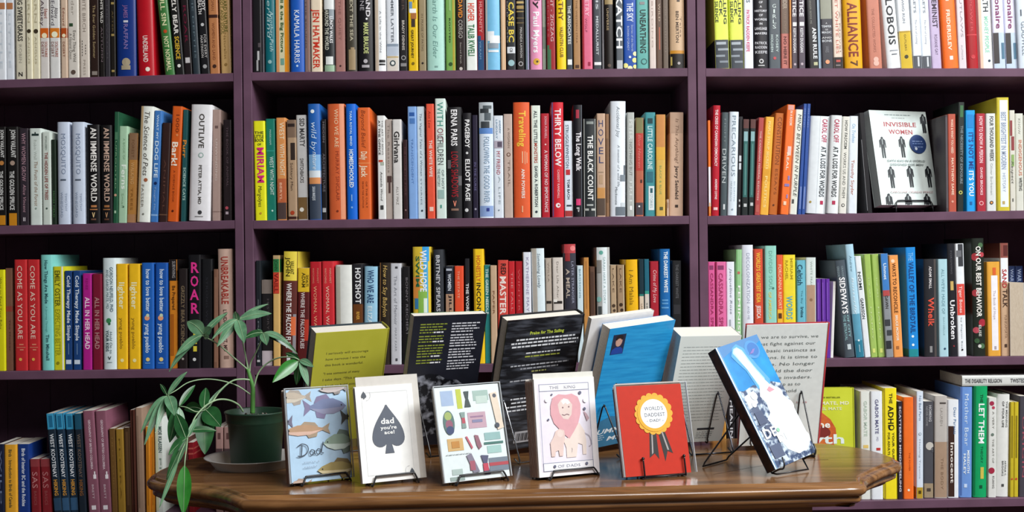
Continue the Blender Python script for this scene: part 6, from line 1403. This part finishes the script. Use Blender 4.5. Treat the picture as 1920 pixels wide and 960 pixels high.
frond([(456, 772, d - .02), (447, 759, d - .03), (428, 750, d - .05), (406, 750, d - .07), (384, 762, d - .09), (366, 782, d - .11), (357, 804, d - .13), (351, 821, d - .14)], 0, [
    (355, 808, d - .13, 406, 808, d - .12, 14, B_, .12, .5),
    (351, 821, d - .14, 316, 853, d - .16, 20, B_, .12, .2),
    (352, 820, d - .14, 370, 784, d - .12, 10, A_, .1, .3),
    (350, 822, d - .14, 312, 900, d - .17, 19, B_, .1, .3),
    (349, 823, d - .14, 330, 775, d - .12, 26, B_, .05, .3)], .0018)
frond([(351, 821, d - .14), (350, 838, d - .16), (347, 860, d - .178), (346, 874, d - .182)], 0, [
    (346, 872, d - .182, 344, 966, d - .20, 27, C_, .0, .0)], .0013)
frond([(352, 822, d - .14), (340, 846, d - .165), (333, 866, d - .18)], 0, [
    (334, 864, d - .18, 299, 952, d - .20, 10, A_, .06, .5)], .0012)
frond([(470, 740, d), (440, 721, d - .01), (395, 711, d - .03), (356, 716, d - .05), (330, 732, d - .07), (314, 741, d - .08)], 0, [
    (314, 741, d - .08, 351, 697, d - .07, 11, A_, .12, .4),
    (313, 741, d - .08, 300, 720, d - .05, 8, B_, .1, .2),
    (313, 742, d - .08, 264, 812, d - .11, 13, A_, .28, .3),
    (313, 743, d - .08, 271, 834, d - .12, 15, A_, .2, .2),
    (314, 743, d - .08, 291, 812, d - .12, 13, A_, .15, .2),
    (315, 742, d - .08, 328, 780, d - .12, 22, A_, .12, .1),
    (316, 741, d - .08, 338, 828, d - .05, 27, B_, .05, .2)], .0013)
frond([(386, 768, d - .07), (368, 772, d - .08), (350, 764, d - .08), (338, 762, d - .08)], 0, [
    (336, 762, d - .08, 366, 722, d - .05, 13, B_, .1, .2),
    (336, 764, d - .08, 341, 826, d - .10, 17, A_, .05, .3),
    (335, 764, d - .08, 318, 830, d - .09, 24, B_, .05, .1)], .0012)

# ---------------------------------------------------------------- face-out books and odd ones on the right bookcase
fq = (W(1653, 384, 2.566).x, 2.566, .33, .20, .0, .1475, .212, .026, 0)
zb = W(1655, 384, 2.566).z
fq = fq[:8] + (zb - TZ,)
fr, t, cov, pg = display_book(fq, 'pale mint face-out book printed with rows of little black suited figures', M('d6e2de', .4), M('c8d2d0'), M('d0dad8'), hard=False, spine_side='L', group='face-out books on the right bookcase')
A = Art(cov, fr)
A.words(.26, .74, .045, .009, '7a8a88', 500, .02); A.words(.38, .62, .078, .008, 'a0a8a6', 501, .02)
A.text('INVISIBLE', .22, .80, .145, .048, 'a8444a', 'b'); A.text('WOMEN', .30, .72, .225, .048, 'a8444a', 'b')
def man(u, v, s=1.0, cut=None):
    k = fr.w / fr.h; c = '1c2024'
    f = lambda pts: [(u + x * .085 * s, min(cut or 9, v + y * .085 * k * s * 2.2)) for x, y in pts]
    A.disc(u, v - .088 * s, .021 * s, c)
    A.poly(f([(-.62, -.50), (-.25, -.62), (.25, -.62), (.62, -.50), (.68, .1), (.50, .1), (.44, -.25), (.38, -.1), (.36, .95), (.08, .95), (.03, .1), (-.03, .1), (-.08, .95), (-.36, .95), (-.38, -.1), (-.44, -.25), (-.50, .1), (-.68, .1)]), c)
    A.poly(f([(-.05, -.6), (.05, -.6), (.04, -.15), (-.04, -.15)]), 'c8d4d0')
for u, v in ((.16, .385), (.50, .375)): man(u, v)
for u, v in ((.24, .70), (.57, .69), (.89, .69)): man(u, v)
for u in (.14, .47, .80): man(u, .985, 1.0, .995)
man(.93, .12, .9)
A.disc(.775, .355, .145, '223c70', n=32); A.words(.68, .87, .325, .008, '8aa0cc', 510, .02); A.words(.68, .87, .35, .010, '6a84b8', 511, .02); A.words(.70, .86, .385, .008, '8aa0cc', 512, .02); A.disc(.73, .405, .022, 'd0dcec')
A.text('DATA BIAS IN A WORLD', .20, .86, .535, .022, '8a9492', 'b'); A.text('DESIGNED FOR MEN', .24, .82, .575, .022, '8a9492', 'b')
A.text('CAROLINE CRIADO PEREZ', .18, .92, .865, .020, 'c0a8a8', 'b')
part(cov, 'cover', t); part(pg, 'page_block', t)
zs_ = W(1700, shelf_y('2', 'R', 1700), D).z
ez = thing('wire_easel', (fr(.5 * fr.w, 0, 0).x, fr(.5 * fr.w, 0, 0).y, zs_), 'black wire stand under the face-out mint book on the shelf', 'easel')
def onS(p):
    px = 960 + (p.x / D) * F
    return Vector((p.x, p.y, W(px, shelf_y('2', 'R', px), D).z + RW + .0006))
mb = MB(); lo = -RW * 1.7
mb.tube([fr(.22 * fr.w, lo, -fr.th - .004), fr(.22 * fr.w, lo, -.010), fr(.22 * fr.w, lo, .001), fr(.22 * fr.w, lo - .004, .004), onS(fr(.22 * fr.w, 0, .006)), fr(.23 * fr.w, 0, .005), fr(.26 * fr.w, .007, .004), fr(.30 * fr.w, .009, .004), fr(.55 * fr.w, .009, .004), fr(.80 * fr.w, .009, .004), fr(.84 * fr.w, .007, .004), fr(.86 * fr.w, 0, .005), onS(fr(.87 * fr.w, 0, .006)), fr(.86 * fr.w, lo - .004, .004), fr(.86 * fr.w, lo, .001), fr(.86 * fr.w, lo, -.010), fr(.86 * fr.w, lo, -fr.th - .004)], RW, wire, sm=4)
part(mb, 'lip', ez)
mb = MB(); k = -fr.th - .004
mb.tube([fr(.22 * fr.w, lo, k), fr(.22 * fr.w, .5 * fr.h, k), fr(.3 * fr.w, .56 * fr.h, k), fr(.78 * fr.w, .56 * fr.h, k), fr(.86 * fr.w, .5 * fr.h, k), fr(.86 * fr.w, lo, k)], RW, wire, sm=4)
mb.tube([fr(.4 * fr.w, .56 * fr.h, k - 2.2 * RW), onS(fr(.4 * fr.w, 0, k - .065)), onS(fr(.7 * fr.w, 0, k - .065)), fr(.7 * fr.w, .56 * fr.h, k - 2.2 * RW)], RW, wire, sm=1)
part(mb, 'back_frame', ez)

# lime green face-out book on the bottom shelf
p0 = W(1607, 938, D + .012)
zb = W(1560, shelf_y('4', 'R', 1560), D).z + .0014
mw = .158
fr, t, cov, pg = display_book((p0.x - mw, D + .012, .0, .035, .0, mw, .238, .028, zb - TZ), 'lime green face-out hardcover with an orange head and big white title', noise_mat('lime_cover', 'bcc42c', 'cad23a', (1, 1, 1), 12, .38), M('b0b82a'), M('aab228'), group='face-out books on the right bookcase')
A = Art(cov, fr)
head = noise_mat('orange_red_swirl', 'b03420', 'e0843a', (1, 1, 2), 16, .4)
A.poly([(.30, .30), (.40, .22), (.55, .22), (.66, .28), (.73, .36), (.74, .44), (.70, .52), (.70, .6), (.62, .62), (.60, .75), (.30, .75), (.26, .5)], head)
A.disc(.52, .40, .14, '7a2a24', .06)
A.text('NEW YORK TIMES BESTSELLER', .30, .80, .085, .014, '6a7018', 'b')
A.text('GABOR MATE, MD', .22, .92, .135, .030, 'e8e8c0', 'b'); A.text('DANIEL MATE', .36, .82, .185, .026, 'e0e4b0', 'b')
A.text('The', .40, .66, .325, .058, 'eef2e8', 'b'); A.text('Myth', .14, .86, .455, .085, 'dfeae4', 'b'); A.text('of Normal', .18, .86, .60, .07, 'dfeae4', 'b')
part(cov, 'cover', t); part(pg, 'page_block', t)

# book standing with its page edges outwards, before the navy books
pa, pb = W(1894.5, 667, D + .006), W(1921, 667, D + .006)
zb = W(1907, shelf_y('3', 'R', 1907), D).z + .0004
hb = W(1907, 530, D + .006).z - zb
t = thing('book', ((pa.x + pb.x) / 2, D + .006, zb), 'book standing with plain beige page edges outwards on the third right shelf', 'book', 'books on the third shelf of the right bookcase')
mb = MB(); y0, y1 = D + .006, D + .120
mb.box(ident, pa.x, pa.x + .0007, y0, y1, zb, zb + hb, M('b8b0a8')); mb.box(ident, pb.x - .0007, pb.x, y0, y1, zb, zb + hb, M('e8e6e2')); mb.box(ident, pa.x + .0007, pb.x - .0007, y1 - .0008, y1, zb, zb + hb, M('b8b0a8'))
part(mb, 'cover', t)
mb = MB(); mb.box(ident, pa.x + .0008, pb.x - .0008, y0 + .0004, y1 - .001, zb + .0002, zb + hb - .0002, noise_mat('beige_page_edges', 'b0a08c', 'c6b8a4', (60, 60, 3), 60, .85, spec=.1)); part(mb, 'page_block', t)

# book lying flat on top of the row
top = max(v for k_, v in book_tops.items() if k_[:2] == ('4', 'R') and v > W(1830, 735, D).z) + .0012
pa, pb = W(1804, 715, D + .014), W(1990, 708, D + .014)
hz = .0222; y0 = D + .014; y1 = y0 + .135
t = thing('book', ((pa.x + pb.x) / 2, y0, top), 'pale grey book lying flat across the tops of the blue and green books', 'book', 'books on the bottom shelf of the right bookcase')
mb = MB(); n = 6
pr = [(y1, 0), (y0 + .001, 0)] + [(y0 - .0006 * math.sin(math.pi * i / n), hz * i / n) for i in range(1, n)] + [(y0 + .001, hz), (y1, hz)]
inn = [(y1, hz - .0008), (y0 + .0016, hz - .0008), (y0 + .0016, .0008), (y1, .0008)]
for x in (pa.x, pb.x):
    f = [Vector((x, y, top + z)) for y, z in pr + inn]; mb.add(f, [tuple(range(len(f)))], M('c4c6c2'))
mb.add([Vector((x, y, top + z)) for x in (pa.x, pb.x) for y, z in pr], [(i, i + 1, len(pr) + i + 1, len(pr) + i) for i in range(len(pr) - 1)], M('d2d4d0'), False)
put_text(mb, lambda x, y: Vector((x, y0 - .0010, top + y)), 'THE DISABILITY RELIGION', pa.x + .006, pa.x + .085, hz * .5, .0085, M('4a4c50'), 'b')
put_text(mb, lambda x, y: Vector((x, y0 - .0010, top + y)), 'TWISTED', pa.x + .103, pa.x + .135, hz * .5, .0085, M('4a4c50'), 'b')
part(mb, 'cover', t)
mb = MB(); mb.box(ident, pa.x + .0004, pb.x - .0004, y0 + .0018, y1 - .0005, top + .001, top + hz - .001, pages_mat()); part(mb, 'page_block', t)
